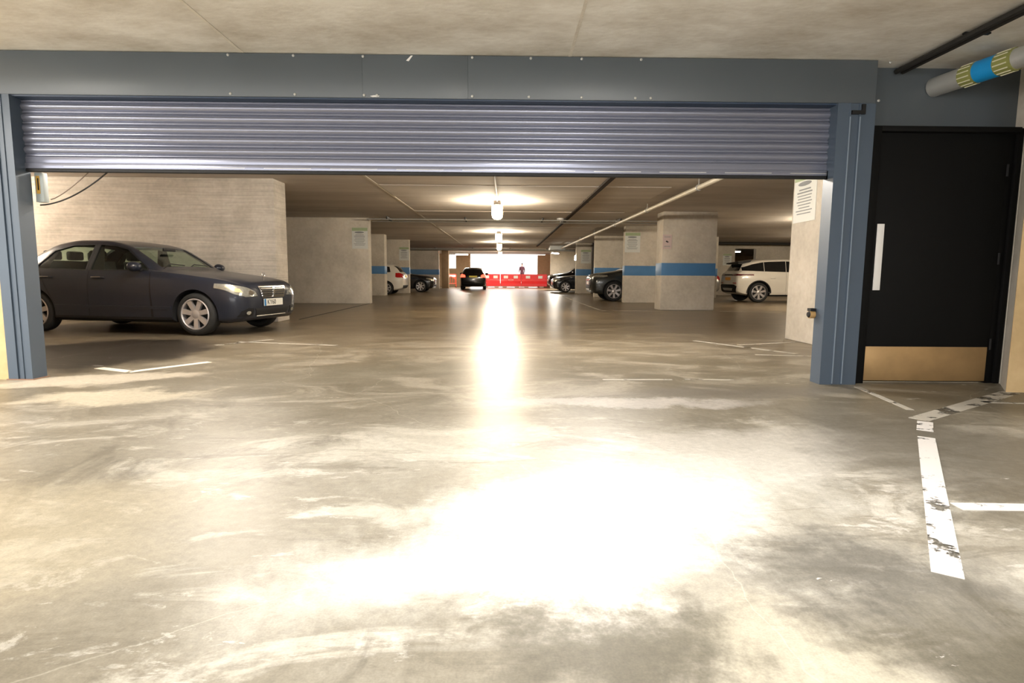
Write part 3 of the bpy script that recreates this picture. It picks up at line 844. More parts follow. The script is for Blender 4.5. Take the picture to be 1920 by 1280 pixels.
SUV = [(2.20, .42, .52, .58, .52, .80, .36, .86, .88), (2.14, .34, .70, .76, .68, .88, .46, .94, .96), (1.98, .28, .82, .87, .80, .95, .54, 1.01, 1.03),
    (1.5, .25, .88, .92, .86, 1.02, .62, 1.08, 1.10), (1.05, .24, .89, .93, .87, 1.06, .70, 1.14, 1.17), (.6, .24, .89, .93, .87, 1.08, .71, 1.36, 1.40),
    (.2, .24, .89, .93, .87, 1.09, .68, 1.53, 1.575), (-.3, .24, .89, .93, .87, 1.105, .665, 1.575, 1.645), (-1.0, .24, .89, .93, .865, 1.125, .65, 1.545, 1.63),
    (-1.6, .25, .88, .92, .85, 1.145, .63, 1.47, 1.57), (-1.85, .28, .86, .90, .83, 1.14, .62, 1.38, 1.50), (-2.02, .33, .83, .88, .81, 1.10, .64, 1.16, 1.20),
    (-2.12, .38, .78, .84, .77, 1.02, .58, 1.08, 1.10), (-2.17, .48, .66, .74, .66, .90, .46, .96, .98)]

def loft(table, nx=64):
    st = sorted(table)
    xs = [s[0] for s in st]
    cols = [[s[k] for s in st] for k in range(1, 9)]
    n0, n1 = xs[0], xs[-1]
    stations = []
    for i in range(nx+1):
        t = i/nx
        e = 0.5 - 0.5*math.cos(PI*t)          # denser at nose and tail
        stations.append(n0 + (n1-n0)*(0.55*t + 0.45*e))
    rings = []
    for x in stations:
        zl, wl, wm, wb, zb, wr_, zr, zt = [pchip(xs, c, x) for c in cols]
        h = zb - zl
        key = [(0, zl), (wl-.07, zl), (wl, zl+.045), (wm-.008, zl+.36*h), (wm, zl+.70*h), (wb, zb), ((wb+wr_)/2+.012, (zb+zr)/2), (wr_, zr), (wr_*.70, zr+.70*(zt-zr)), (0, zt)]
        half = [key[0], key[1]]
        ext = key[2:] + [(-key[8][0], key[8][1])]
        pre = key[1]
        for j in range(len(key)-3):
            p0 = ext[j-1] if j else pre; p1 = ext[j]; p2 = ext[j+1]; p3 = ext[j+2]
            for q in range(4):
                t = q/4
                half.append(tuple(0.5*((2*p1[k]) + (-p0[k]+p2[k])*t + (2*p0[k]-5*p1[k]+4*p2[k]-p3[k])*t*t + (-p0[k]+3*p1[k]-3*p2[k]+p3[k])*t**3) for k in (0, 1)))
        half.append(key[9])
        ring = [(x, p[0], p[1]) for p in half] + [(x, -p[0], p[1]) for p in half[-2:0:-1]]
        rings.append(ring)
    n = len(rings[0]); vs = [p for r in rings for p in r]; fs = []
    for i in range(len(rings)-1):
        for k in range(n):
            k2 = (k+1) % n
            fs.append((i*n+k, (i+1)*n+k, (i+1)*n+k2, i*n+k2))
    fs.append(tuple(range(n))); fs.append(tuple((len(rings)-1)*n + k for k in range(n-1, -1, -1)))
    me = bpy.data.meshes.new('loft'); me.from_pydata(vs, [], fs)
    bm = bmesh.new(); bm.from_mesh(me); bmesh.ops.recalc_face_normals(bm, faces=bm.faces[:]); bm.to_mesh(me); bm.free()
    return me

def offset_mesh(me, d):
    c = me.copy()
    nn = [v.normal.copy() for v in me.vertices]
    for v, q in zip(c.vertices, nn):
        v.co = v.co + q*d
    c.update(); return c

def inset_poly(poly, s):
    cx = sum(p[0] for p in poly)/len(poly); cy = sum(p[1] for p in poly)/len(poly)
    out = []
    for p in poly:
        dx, dy = p[0]-cx, p[1]-cy; l = math.hypot(dx, dy)
        out.append((cx + dx*(l+s)/l, cy + dy*(l+s)/l))
    return out

def wheel_meshes(r, rimr, width, spokes=7):
    """tyre and rim, axle along local y, outer face toward -y"""
    w = width/2
    ty = MB().lathe([(rimr, -w+.01), (rimr+.02, -w-.002), (r-.03, -w+.004), (r-.006, -w+.03), (r, -w+.06), (r, w-.06), (r-.006, w-.03), (r-.03, w-.004), (rimr+.02, w), (rimr, w-.01)], 'y', 40, closed=True)
    ty.lathe([(rimr+.002, -w+.085), (rimr+.002, -w+.10)], 'y', 24)      # dark inner disc
    rim = MB()
    rim.lathe([(rimr+.003, -w+.004), (rimr-.012, -w-.004), (rimr-.022, -w+.012), (rimr-.022, -w+.09), (rimr+.003, -w+.09)], 'y', 40, closed=True)
    rim.lathe([(.075, -w+.07), (.075, -w+.022), (.05, -w+.014), (.035, -w+.008)], 'y', 20)
    for k in range(spokes):
        a = 2*PI*k/spokes + .25
        ca, sa = math.cos(a), math.sin(a)
        def P(rr, tt, yy): return (rr*ca - tt*sa, yy, rr*sa + tt*ca)
        i0, o0 = .032, rimr*.155*7/spokes*1.05
        vs = [P(.05, -i0, -w+.02), P(.05, i0, -w+.02), P(rimr-.012, o0, -w+.008), P(rimr-.012, -o0, -w+.008),
              P(.05, -i0, -w+.06), P(.05, i0, -w+.06), P(rimr-.012, o0, -w+.05), P(rimr-.012, -o0, -w+.05)]
        rim.add(vs, [(0, 1, 2, 3), (7, 6, 5, 4), (0, 4, 5, 1), (1, 5, 6, 2), (2, 6, 7, 3), (3, 7, 4, 0)])
    return ty.mesh('wheel', 40), rim.mesh('rim', 30)

def car_type(table, axles, wr, rimr, wins, shield, rear, hollow=False, patches=(), half_w=.88):
    """returns a list of (name, mesh, material key, sub-part list)"""
    base = loft(table)
    parts = []
    cut = MB()
    for ax in axles:
        for s in (-1, 1):
            y0, y1 = sorted((s*(half_w-.27), s*1.3))
            cut.lathe([(wr+.05, y0), (wr+.05, y1)], 'y', 36, (ax, 0, wr))
    cm = cut.mesh('arch'); 
    body = base.copy(); body.materials.append(None)
    a = bpy.data.objects.new('tmp_a', body); b = bpy.data.objects.new('tmp_b', cm); cm.materials.append(M_dark)
    COL.objects.link(a); COL.objects.link(b)
    md = a.modifiers.new('b', 'BOOLEAN'); md.operation = 'DIFFERENCE'; md.object = b; md.solver = 'EXACT'; md.material_mode = 'TRANSFER'
    bpy.context.view_layer.update()
    body = bpy.data.meshes.new_from_object(a.evaluated_get(bpy.context.evaluated_depsgraph_get()))
    bpy.data.objects.remove(a); bpy.data.objects.remove(b)
    outer = offset_mesh(base, .004)
    prisms = []
    for poly in wins:
        for s in (-1, 1):
            prisms.append(('side_window', lambda p, s=s: MB().prism(p, 'y', *sorted((s*.3, s*1.3))), poly))
    prisms.append(('windscreen', lambda p: MB().prism(p, 'z', .90, 2.0), shield))
    if rear[0] == 'z':
        prisms.append(('rear_window', lambda p: MB().prism(p, 'z', .95, 2.0), rear[1]))
    else:
        prisms.append(('rear_window', lambda p: MB().prism(p, 'x', -3, rear[2]), rear[1]))
    if hollow:
        st = sorted(table); xs_ = [q[0] for q in st]
        ct = []
        for k in range(15):
            x = -1.72 + 2.46*k/14
            zl, wl, wm, wb, zb, wr_, zr, zt = [pchip(xs_, [q[c] for q in st], x) for c in range(1, 9)]
            ct.append((x, .46, wl-.12, wm-.11, wb-.075, min(zb-.01, zr-.075), wr_-.05, zr-.045, zt-.045))
        cab = loft(ct, 40)
        body = boolean(body, cab, 'DIFFERENCE')
        shell = boolean(offset_mesh(base, -.008), offset_mesh(base, -.013), 'DIFFERENCE')
    for nm, mk, poly in prisms:
        if hollow:
            body = boolean(body, mk(poly).mesh('c'), 'DIFFERENCE')
            pane = boolean(shell, mk(inset_poly(poly, .012)).mesh('c'), 'INTERSECT')
        else:
            pane = boolean(outer, mk(poly).mesh('c'), 'INTERSECT')
        smooth_mesh(pane, 40)
        parts.append((nm, pane, 'glass', []))
    smooth_mesh(body, 38)
    parts.insert(0, ('body', body, 'paint', []))
    offs = {}
    def patch(off, axis, poly, a0, a1, sub=None):
        if off not in offs: offs[off] = offset_mesh(base, off)
        me = boolean(offs[off], MB().prism(poly, axis, a0, a1).mesh('c'), 'INTERSECT')
        if sub is not None:
            me = boolean(me, MB().prism(sub, axis, a0-.1, a1+.1).mesh('c'), 'DIFFERENCE')
        smooth_mesh(me, 40)
        return me
    for nm, key, off, axis, poly, a0, a1, sub, subs in patches:
        parts.append((nm, patch(off, axis, poly, a0, a1, sub), key,
                      [(n2, patch(o2, x2, p2, b0, b1, None), k2) for n2, k2, o2, x2, p2, b0, b1 in subs]))
    ty, rim = wheel_meshes(wr, rimr, .215)
    bv = BVHTree.FromPolygons([v.co for v in base.vertices], [p.vertices[:] for p in base.polygons])
    return dict(parts=parts, tyre=ty, rim=rim, axles=axles, wr=wr, half=half_w, bvh=bv, base=base)

def mir(poly):
    return [(-p[0], p[1]) for p in poly][::-1]
def both(name, key, off, axis, poly, a0, a1, subs=()):
    """a lamp or panel defined on the +y side and mirrored (axis x) or repeated on both flanks (axis y)"""
    if axis == 'x':
        return [(name, key, off, 'x', poly, a0, a1, None, list(subs)),
                (name, key, off, 'x', mir(poly), a0, a1, None, [(n, k, o, x, mir(p), b0, b1) for n, k, o, x, p, b0, b1 in subs])]
    return [(name, key, off, 'y', poly, a0, a1, None, []), (name, key, off, 'y', poly, -a1, -a0, None, [])]
def rect(a0, a1, b0, b1): return [(a0, b0), (a1, b0), (a1, b1), (a0, b1)]

def spawn_car(T, label, loc, rz, mats, name='car', mirror=(.55, .98), extras=None, cat='car'):
    t = thing(name, label, cat, loc, rz)
    for nm, me, key, subs in T['parts']:
        m2 = me.copy()
        if key == 'paint':
            if len(m2.materials): m2.materials[0] = mats['paint']
            else: m2.materials.append(mats['paint'])
        else:
            m2.materials.clear(); m2.materials.append(mats.get(key) or key)
        o = obj(nm, m2, None, t)
        for n2, s2, k2 in subs:
            s3 = s2.copy(); s3.materials.clear(); s3.materials.append(mats.get(k2) or k2)
            obj(n2, s3, None, o)
    for ax in T['axles']:
        for s in (-1, 1):
            w = bpy.data.objects.new('wheel', T['tyre']); COL.objects.link(w)
            if not T['tyre'].materials: T['tyre'].materials.append(M_tyre)
            if not T['rim'].materials: T['rim'].materials.append(M_alloy)
            w.parent = t; w.location = (ax, s*(T['half']-.118), T['wr'])
            w.rotation_euler = (0, 0, 0 if s < 0 else PI)
            r = bpy.data.objects.new('rim', T['rim']); COL.objects.link(r); r.parent = w
    mx, mz = mirror
    for s in (-1, 1):
        hit = T['bvh'].ray_cast(Vector((mx, s*2, mz)), Vector((0, -s, 0)))
        y = abs(hit[0].y) if hit[0] else .8
        bm = bmesh.new(); bmesh.ops.create_uvsphere(bm, u_segments=14, v_segments=8, radius=1)
        for v in bm.verts:
            v.co = Vector((mx - .02 + v.co.x*(.10 if v.co.x > 0 else .045), s*(y+.13) + v.co.y*.115, mz + .045 + v.co.z*.075))
        me = bpy.data.meshes.new('wing_mirror'); bm.to_mesh(me); bm.free(); smooth_mesh(me, 60)
        mo = obj('wing_mirror', me, mats['paint'], t)
        MB().box(mx-.05, mx+.02, *sorted((s*(y-.03), s*(y+.06))), mz-.02, mz+.015, .005).build('mirror_arm', M_trim, mo, 30)
    if extras: extras(t, T, mats)
    return t

def on_side(T, x, z, s):
    h = T['bvh'].ray_cast(Vector((x, s*2, z)), Vector((0, -s, 0)))
    return h[0].y
def car_paint(name, col, metal=.35, rough=.32, coat=.6):
    return mat(name, col, rough, metal, var=.05, scale=3, coat=coat)

# --- saloon -----------------------------------------------------------
s_w1 = [(.60, .965), (.15, 1.275), (-.05, 1.325), (-.33, 1.345), (-.37, .965)]
s_w2 = [(-.45, .965), (-.41, 1.345), (-.80, 1.335), (-1.12, 1.25), (-1.30, 1.06), (-1.34, .985)]
sed_p = []
sed_p += both('headlight', 'lens', .006, 'x', [(.40, .585), (.455, .655), (.60, .715), (.84, .775), (.87, .73), (.80, .62), (.66, .575)], 1.70, 2.4,
              [('projector', M_chrome, .011, 'x', [(.55+.05*math.cos(k*PI/6), .635+.038*math.sin(k*PI/6)) for k in range(12)], 1.6, 2.4),
               ('indicator', mat('amber_lens', (.66, .52, .30), .2, coat=.5), .009, 'x', [(.70, .64), (.78, .65), (.83, .73), (.72, .70)], 1.5, 2.4)])
gl = [(-.37, .735), (-.30, .555), (.30, .555), (.37, .735)]
gi = [(-.345, .718), (-.285, .572), (.285, .572), (.345, .718)]
bars = [('grille_bar', M_chrome, .030, 'x', rect(-.335+.012*k, .335-.012*k, .690-.036*k, .703-.036*k), 1.9, 2.4) for k in range(4)]
bars.append(('grille_bar', M_chrome, .034, 'x', rect(-.022, .022, .566, .722), 1.9, 2.4))
sed_p.append(('grille', M_chrome, .020, 'x', gl, 1.9, 2.4, None, [('grille_mesh', M_trim, .024, 'x', gi, 1.9, 2.4)] + bars))
sed_p.append(('bumper_intake', M_trim, .006, 'x', [(-.46, .395), (-.42, .285), (.42, .285), (.46, .395)], 1.9, 2.4, None, [('chrome_strip', M_chrome, .010, 'x', rect(-.40, .40, .272, .284), 1.9, 2.4)]))
sed_p += both('fog_lamp_recess', M_trim, .006, 'x', [(.50, .40), (.50, .285), (.76, .285), (.72, .37), (.62, .41)], 1.7, 2.4,
              [('fog_lamp', M_lens, .010, 'x', [(.60+.045*math.cos(k*PI/5), .335+.03*math.sin(k*PI/5)) for k in range(10)], 1.7, 2.4)])
sed_p += both('tail_light', 'tail', .005, 'x', [(.48, .74), (.48, .90), (.80, .93), (.84, .76)], -2.6, -2.05)
for pl in ([(.66, .20), (.70, .20), (.665, .93), (.655, .93)], [(-.405, .22), (-.40, .22), (-.40, .96), (-.405, .96)], [(-1.02, .45), (-1.015, .45), (-1.28, .96), (-1.29, .96)]):
    sed_p += both('door_seam', M_trim, .0015, 'y', pl, .5, 1.3)
sed_p += both('pillar_trim', M_trim, .003, 'y', [(-.36, .965), (-.46, .965), (-.42, 1.35), (-.32, 1.35)], .60, 1.3)
sed_p += both('rubbing_strip', 'paint', .012, 'y', rect(-1.0, 1.0, .385, .43), .5, 1.3)
sed_p += both('sill_trim', M_trim, .004, 'y', rect(-1.02, 1.0, .17, .265), .5, 1.3)
for wv in (s_w1, s_w2):
    for s in (-1, 1):
        y0, y1 = sorted((s*.615, s*1.3))
        sed_p.append(('window_frame', M_trim, .004, 'y', inset_poly(wv, .024), y0, y1, wv, []))
T_sedan = car_type(SEDAN, (1.38, -1.38), .318, .232, [s_w1, s_w2], [(.66, -.60), (.66, .60), (.13, .545), (.13, -.545)],
                   ('z', [(-1.18, -.50), (-1.18, .50), (-1.66, .58), (-1.66, -.58)]), True, sed_p)
def sedan_extras(t, T, mats):
    for s in (-1, 1):
        for x in (-.22, -1.13):
            y = on_side(T, x, .845, s)
            h = MB().tube([(x+.11, y, .845), (x+.09, y+s*.03, .848), (x-.09, y+s*.03, .852), (x-.11, y, .85)], .012, 8).build('door_handle', mats['paint'], t, 50)
            MB().box(x-.08, x+.08, *sorted((y+s*.038, y+s*.043)), .855, .861).build('chrome_strip', M_chrome, h)
    p = MB().box(2.115, 2.123, -.26, .26, .425, .535, .002).build('number_plate', M_plate_w, t)
    MB().box(2.123, 2.1245, -.258, -.208, .428, .532).build('country_strip', M_eu, p)
    me = text_mesh('KY60', .105, .0008); me.transform(Matrix.Translation((2.1245, -.06, .48)) @ Matrix(((0, 0, 1, 0), (1, 0, 0, 0), (0, 1, 0, 0), (0, 0, 0, 1))))
    obj('plate_text', me, M_ink, p)
    MB().box(2.04, 2.116, -.24, .24, .44, .52).build('plate_holder', M_trim, t)
    # upright star ornament on the bonnet
    c = (1.96, 0, .905); mb = MB(); R = .038
    mb.tube([(c[0], c[1]+R*math.cos(k*PI/10), c[2]+R*math.sin(k*PI/10)) for k in range(21)], .004, 6)
    for k in range(3):
        a = PI/2 + k*2*PI/3
        mb.tube([c, (c[0], c[1]+R*math.cos(a), c[2]+R*math.sin(a))], [.006, .002], 6)
    mb.tube([(c[0], 0, .80), (c[0], 0, c[2]-R)], .006, 6)
    mb.build('bonnet_ornament', M_chrome, t, 40)
    # wipers, seats, wheel, dash
    for y0, y1 in ((-.62, -.08), (-.10, .45)):
        MB().tube([(.70, y0, .985), (.60, (y0+y1)/2, 1.065), (.63, y1, 1.045)], .008, 6).build('wiper', M_trim, t)
    MB().box(.35, .80, -.66, .66, .80, .94, .03).build('dashboard', M_seat, t, 40)
    for x, ys in ((-.30, (-.36, .36)), (-1.10, (-.40, 0, .40))):
        for y in ys:
            s_ = MB().box(x-.25, x+.25, y-.23, y+.23, .46, .60, .04)
            s_.prism([(x-.30, .56), (x-.18, .56), (x-.30, 1.10), (x-.40, 1.10)], 'y', y-.22, y+.22)
            so = s_.build('seat', M_seat, t, 40)
            MB().box(x-.44, x-.34, y-.13, y+.13, 1.12, 1.27, .03).build('headrest', M_seat, so, 40)
    MB().lathe([(.19, -.012), (.19, .012), (.165, .012), (.165, -.012)], 'x', 24, (.22, -.36, .92), closed=True).build('steering_wheel', M_seat, t, 40)
    MB().box(.28, .31, -.13, .13, 1.27, 1.32, .008).build('rear_view_mirror', M_trim, t, 40)

P_grey = mat('dark_blue_grey_metallic', (.016, .019, .030), .30, 0.0, var=.05, scale=3, coat=.3, spec=.35)
ang = math.radians(-10)
FD, LD = Vector((math.cos(ang), math.sin(ang))), Vector((-math.sin(ang), math.cos(ang)))
ax = Vector((-4.60, 8.62)) + LD*.87
ctr = ax - FD*1.38
std = dict(glass=M_glass, lens=M_lens, tail=M_ltail)
spawn_car(T_sedan, 'dark blue-grey saloon car parked against the wall at left', (ctr.x, ctr.y, 0), ang, dict(std, paint=P_grey), 'saloon_car', (.50, .97), sedan_extras)

# --- hatchback ---------------------------------------------------------
h_w1 = [(.78, .985), (.30, 1.30), (.05, 1.355), (-.34, 1.375), (-.36, .99)]
h_w2 = [(-.44, .99), (-.42, 1.375), (-1.0, 1.355), (-1.38, 1.29), (-1.45, 1.05)]
hat_p = []
hat_p += both('headlight', 'lens', .006, 'x', [(.42, .66), (.50, .76), (.72, .84), (.80, .83), (.78, .74), (.62, .65)], 1.4, 2.4)
hat_p += both('tail_light', 'tail', .007, 'x', [(.50, .80), (.52, .95), (.72, 1.02), (.84, 1.00), (.82, .80)], -2.4, -1.68)
hat_p.append(('grille', M_trim, .008, 'x', [(-.40, .66), (-.36, .58), (.36, .58), (.40, .66)], 1.8, 2.4, None, [('grille_bar', M_chrome, .013, 'x', rect(-.36, .36, .615, .63), 1.8, 2.4)]))
hat_p.append(('bumper_intake', M_trim, .008, 'x', [(-.56, .46), (-.50, .30), (.50, .30), (.56, .46)], 1.7, 2.4, None, []))
hat_p.append(('rear_bumper_trim', M_trim, .006, 'x', [(-.66, .44), (-.60, .30), (.60, .30), (.66, .44)], -2.4, -1.75, None, []))
hat_p += both('sill_trim', M_trim, .004, 'y', rect(-.86, .86, .17, .27), .4, 1.3)
for pl in ([(.72, .22), (.725, .22), (.80, .97), (.795, .97)], [(-.402, .22), (-.397, .22), (-.397, .99), (-.402, .99)]):
    hat_p += both('door_seam', M_trim, .0015, 'y', pl, .4, 1.3)
T_hatch = car_type(HATCH, (1.25, -1.25), .305, .215, [h_w1, h_w2], [(.95, -.58), (.95, .58), (.26, .535), (.26, -.535)],
                   ('x', [(-.60, 1.06), (-.50, 1.34), (.50, 1.34), (.60, 1.06)], -1.45), False, hat_p, half_w=.85)
def rear_plate(x, z, m, w=.26):
    def f(t, T, mats):
        MB().box(x-.008, x, -w, w, z, z+.11, .002).build('number_plate', m, t)
        MB().box(x, x+.10, -w+.03, w-.03, z+.01, z+.10).build('plate_holder', M_trim, t)
        for s in (-1, 1):
            for xx in (.0, -.85):
                y = on_side(T, xx, .90, s)
                MB().box(xx-.09, xx+.09, *sorted((y, y+s*.03)), .89, .92, .006).build('door_handle', mats['paint'], t, 40)
    return f
def front_plate(x, z, m):
    def f(t, T, mats):
        MB().box(x, x+.008, -.26, .26, z, z+.11, .002).build('number_plate', m, t)
        MB().box(x-.10, x, -.23, .23, z+.01, z+.10).build('plate_holder', M_trim, t)
    return f
P_black = car_paint('black_car_paint', (.006, .006, .007), .1, .25)
P_white = car_paint('white_car_paint', (.72, .68, .61), .0, .3)
P_silver = car_paint('silver_car_paint', (.42, .41, .40), .7, .35)
P_dk = car_paint('dark_green_grey_paint', (.022, .025, .024), .3, .28)
lit_tail = emis('lit_tail_lamp', (1.0, .06, .03), 2.5)
far = dict(glass=M_dkglass, lens=M_lens, tail=M_ltail)
spawn_car(T_hatch, 'black hatchback in the lane seen from behind with red lights lit', (-2.22, 40.0, 0), PI/2+.03, dict(far, paint=P_black, tail=lit_tail), 'hatchback_car', (.78, 1.0), rear_plate(-2.035, .80, M_plate_y))
spawn_car(T_hatch, 'white hatchback tail with red light emerging behind the left pier', (-6.85, 28.10, 0), PI, dict(far, paint=P_white), 'hatchback_car', (.78, 1.0), rear_plate(-2.035, .80, M_plate_y))
spawn_car(T_hatch, 'silver car mostly hidden behind the wide right pillar', (8.0, 28.0, 0), PI, dict(far, paint=P_silver), 'hatchback_car', (.78, 1.0), rear_plate(-2.035, .80, M_plate_y))

# --- saloon seen from afar reuses solid version -------------------------
far_p = [p for p in sed_p if p[0] not in ('window_frame',)]
T_sedan2 = car_type(SEDAN, (1.38, -1.38), .318, .232, [s_w1, s_w2], [(.66, -.60), (.66, .60), (.13, .545), (.13, -.545)],
                    ('z', [(-1.18, -.50), (-1.18, .50), (-1.66, .58), (-1.66, -.58)]), False, far_p)
spawn_car(T_sedan2, 'black car with headlights facing right behind the left piers', (-6.05, 32.6, 0), 0, dict(far, paint=P_black), 'saloon_car', (.50, .97), front_plate(2.115, .42, M_plate_w))
spawn_car(T_sedan2, 'black car nose beyond the fourth right pier, nearer of two', (4.75, 34.0, 0), PI, dict(far, paint=P_black), 'saloon_car', (.50, .97), front_plate(2.115, .42, M_plate_w))

# --- SUV ----------------------------------------------------------------
v_w1 = [(.72, 1.12), (.32, 1.46), (.10, 1.51), (-.30, 1.535), (-.33, 1.135)]
v_w2 = [(-.35, 1.135), (-.32, 1.535), (-.95, 1.515), (-1.12, 1.50), (-1.14, 1.155)]
v_w3 = [(-1.16, 1.155), (-1.14, 1.50), (-1.55, 1.42), (-1.93, 1.30), (-1.95, 1.18)]
suv_p = []
suv_p += both('headlight', 'lens', .006, 'x', [(.46, .86), (.48, .93), (.80, .985), (.90, .97), (.88, .90)], 1.6, 2.5)
suv_p += both('tail_light', mat('smoked_red_lens', (.10, .006, .010), .2, coat=.5), .008, 'x', [(.40, .985), (.40, 1.045), (.70, 1.06), (.95, 1.045), (.95, 1.00), (.70, .985)], -2.5, -1.55)
suv_p.append(('tailgate_trim', M_trim, .007, 'x', rect(-.40, .40, .995, 1.045), -2.5, -1.9, None, []))
suv_p.append(('grille', M_trim, .008, 'x', [(-.46, .86), (-.42, .72), (.42, .72), (.46, .86)], 1.9, 2.5, None, [('grille_bar', M_chrome, .013, 'x', rect(-.42, .42, .78, .80), 1.9, 2.5)]))
suv_p.append(('bumper_intake', M_trim, .008, 'x', [(-.62, .60), (-.50, .40), (.50, .40), (.62, .60)], 1.8, 2.5, None, [('skid_plate', M_galv, .012, 'x', rect(-.42, .42, .40, .46), 1.8, 2.5)]))
suv_p.append(('rear_diffuser', M_trim, .008, 'x', [(-.80, .60), (-.70, .36), (.70, .36), (.80, .60), (.60, .66), (-.60, .66)], -2.5, -1.85, None, [('skid_plate', M_galv, .013, 'x', [(-.50, .52), (-.40, .42), (.40, .42), (.50, .52)], -2.5, -1.9)]))
suv_p += both('reflector', M_ltail, .011, 'x', rect(.50, .78, .70, .73), -2.5, -1.8)
suv_p += both('sill_trim', M_trim, .006, 'y', rect(-.95, .95, .20, .29), .4, 1.3)
suv_p += both('side_moulding', 'paint', .014, 'y', rect(-.92, .92, .33, .40), .4, 1.3)
for pl in ([(.66, .28), (.665, .28), (.72, 1.10), (.715, 1.10)], [(-.343, .28), (-.338, .28), (-.338, 1.13), (-.343, 1.13)]):
    suv_p += both('door_seam', M_trim, .0015, 'y', pl, .4, 1.3)
T_suv = car_type(SUV, (1.34, -1.34), .372, .265, [v_w1, v_w2, v_w3], [(.98, -.62), (.98, .62), (.34, .58), (.34, -.58)],
                 ('x', [(-.62, 1.18), (-.54, 1.42), (.54, 1.42), (.62, 1.18)], -1.6), False, suv_p, half_w=.93)
def suv_rear(t, T, mats):
    rear_plate(-2.175, .82, M_plate_o)(t, T, mats)
    MB().prism([(-1.52, 1.575), (-2.02, 1.485), (-2.06, 1.44), (-1.95, 1.43), (-1.60, 1.50)], 'y', -.60, .60).build('roof_spoiler', M_trim, t)
    for s in (-1, 1):  # wheel arch cladding
        for a in (1.34, -1.34):
            pts = [(a + .435*math.cos(q), s*.915, .372 + .435*math.sin(q)) for q in [PI*k/16 - .05 + .006*k for k in range(17)]]
            MB().tube(pts, .026, 8).build('arch_cladding', M_trim, t, 60)
spawn_car(T_suv, 'white SUV with black roof spoiler and amber plate in right aisle', (10.75, 22.55, 0), 0, dict(far, paint=P_white), 'suv_car', (.66, 1.12), suv_rear)
def suv_front(t, T, mats):
    front_plate(2.205, .62, M_plate_w)(t, T, mats)
spawn_car(T_suv, 'dark crossover with silver wheel nosing out behind second right pillar', (5.38, 22.75, 0), PI, dict(far, paint=P_dk), 'suv_car', (.66, 1.12), suv_front)
spawn_car(T_suv, 'far black car with bright headlights next to red barriers', (4.95, 38.6, 0), PI, dict(far, paint=P_black), 'suv_car', (.66, 1.12), suv_front)

# ================================================================== RED BARRIERS
def barrier(label, x, y, w, rz=0.0, oval=False):
    t = thing('road_barrier', label, 'barrier', (x, y, 0), rz, group='red plastic road barriers at the exit')
    h = 1.06
    prof = [(-.22, .10), (-.22, .30), (-.12, .50), (-.08, .66), (-.08, h-.02), (-.06, h), (.06, h), (.08, h-.02), (.08, .66), (.12, .50), (.22, .30), (.22, .10)]
    MB().prism(prof, 'x', -w/2, w/2).build('shell', M_red, t)
    for s in (-1, 1):
        MB().box(s*w*.30-.16, s*w*.30+.16, -.20, .20, 0, .11, .01).build('foot', mat('grey_block', (.42, .36, .30), .7), t)
    for xx in (-.24, .24):
        MB().box(xx*w-.17 if xx < 0 else xx*w-.17, xx*w+.17, -.092, -.079, .72, .93).build('reflector', M_white if True else None, t)
    for xx in (-.46, .46):
        MB().box(xx*w-.03, xx*w+.03, -.09, .09, .55, h+.015, .01).build('rib', M_red, t, 30)
    MB().box(-w*.36, w*.36, -.125, -.09, .52, .56).build('ridge', M_red, t)
    if oval:
        MB().lathe([(1, -.004), (1, .004)], 'y', 20)
        ring = [(.20*math.cos(k*PI/12), -.125, .60+.055*math.sin(k*PI/12)) for k in range(25)]
        MB().tube(ring, .014, 6).build('oval_mark', mat('pale_pink_mark', (.75, .50, .46), .5), t)
    return t
barrier('red plastic barrier right behind the black hatchback', -1.20, 46.6, 1.42)
barrier('red plastic barrier with pale oval mark, middle of the row', .355, 46.7, 1.64, .02, True)
barrier('red plastic barrier in the row\'s right end below the person', 2.22, 46.8, 2.05, -.02)
# folding pedestrian barrier on the left
pb = thing('pedestrian_barrier', 'orange-red folding barrier leaning left of the black hatchback', 'barrier', (-4.35, 45.5, 0), .35)
mb = MB()
for x in (-.45, .45): mb.tube([(x, 0, 0.03), (x, 0, 1.0)], .03, 8)
for zz in (1.0, .28): mb.tube([(-.45, 0, zz), (.45, 0, zz)], .03, 8)
mb.build('frame', mat('orange_red_plastic', (.72, .06, .02), .45), pb, 40)
MB().prism([(-.45, 1.0), (-.40, .98), (.45, .62), (.45, .72)], 'y', -.02, .02).build('brace', mat('orange_red_plastic', (.72, .06, .02), .45), pb)
MB().box(-.42, .42, -.012, .012, .80, .95).build('top_board', M_white, pb)
for k in range(5):
    x = -.36 + k*.18
    MB().box(x-.012, x+.012, -.01, .01, .28, .80).build('bar', mat('orange_red_plastic', (.72, .06, .02), .45), pb)
for x in (-.45, .45): MB().box(x-.04, x+.04, -.25, .25, 0, .04, .01).build('foot', M_trim, pb)

# railing outside the exit
rl = thing('railing', 'thin grey railing outside the bright exit opening', 'railing', (0, 54.0, .28))
MB().tube([(-4, 0, 1.55), (6, 0, 1.55)], .03, 8).build('rail', mat('grey_rail', (.30, .32, .36), .5), rl, 40)
MB().tube([(-4, 0, .95), (6, 0, .95)], .02, 8).build('rail', mat('grey_rail', (.30, .32, .36), .5), rl, 40)
for x in (-4, -2, 0, 2, 4, 6): MB().tube([(x, 0, 0), (x, 0, 1.55)], .025, 8).build('post', mat('grey_rail', (.30, .32, .36), .5), rl, 40)

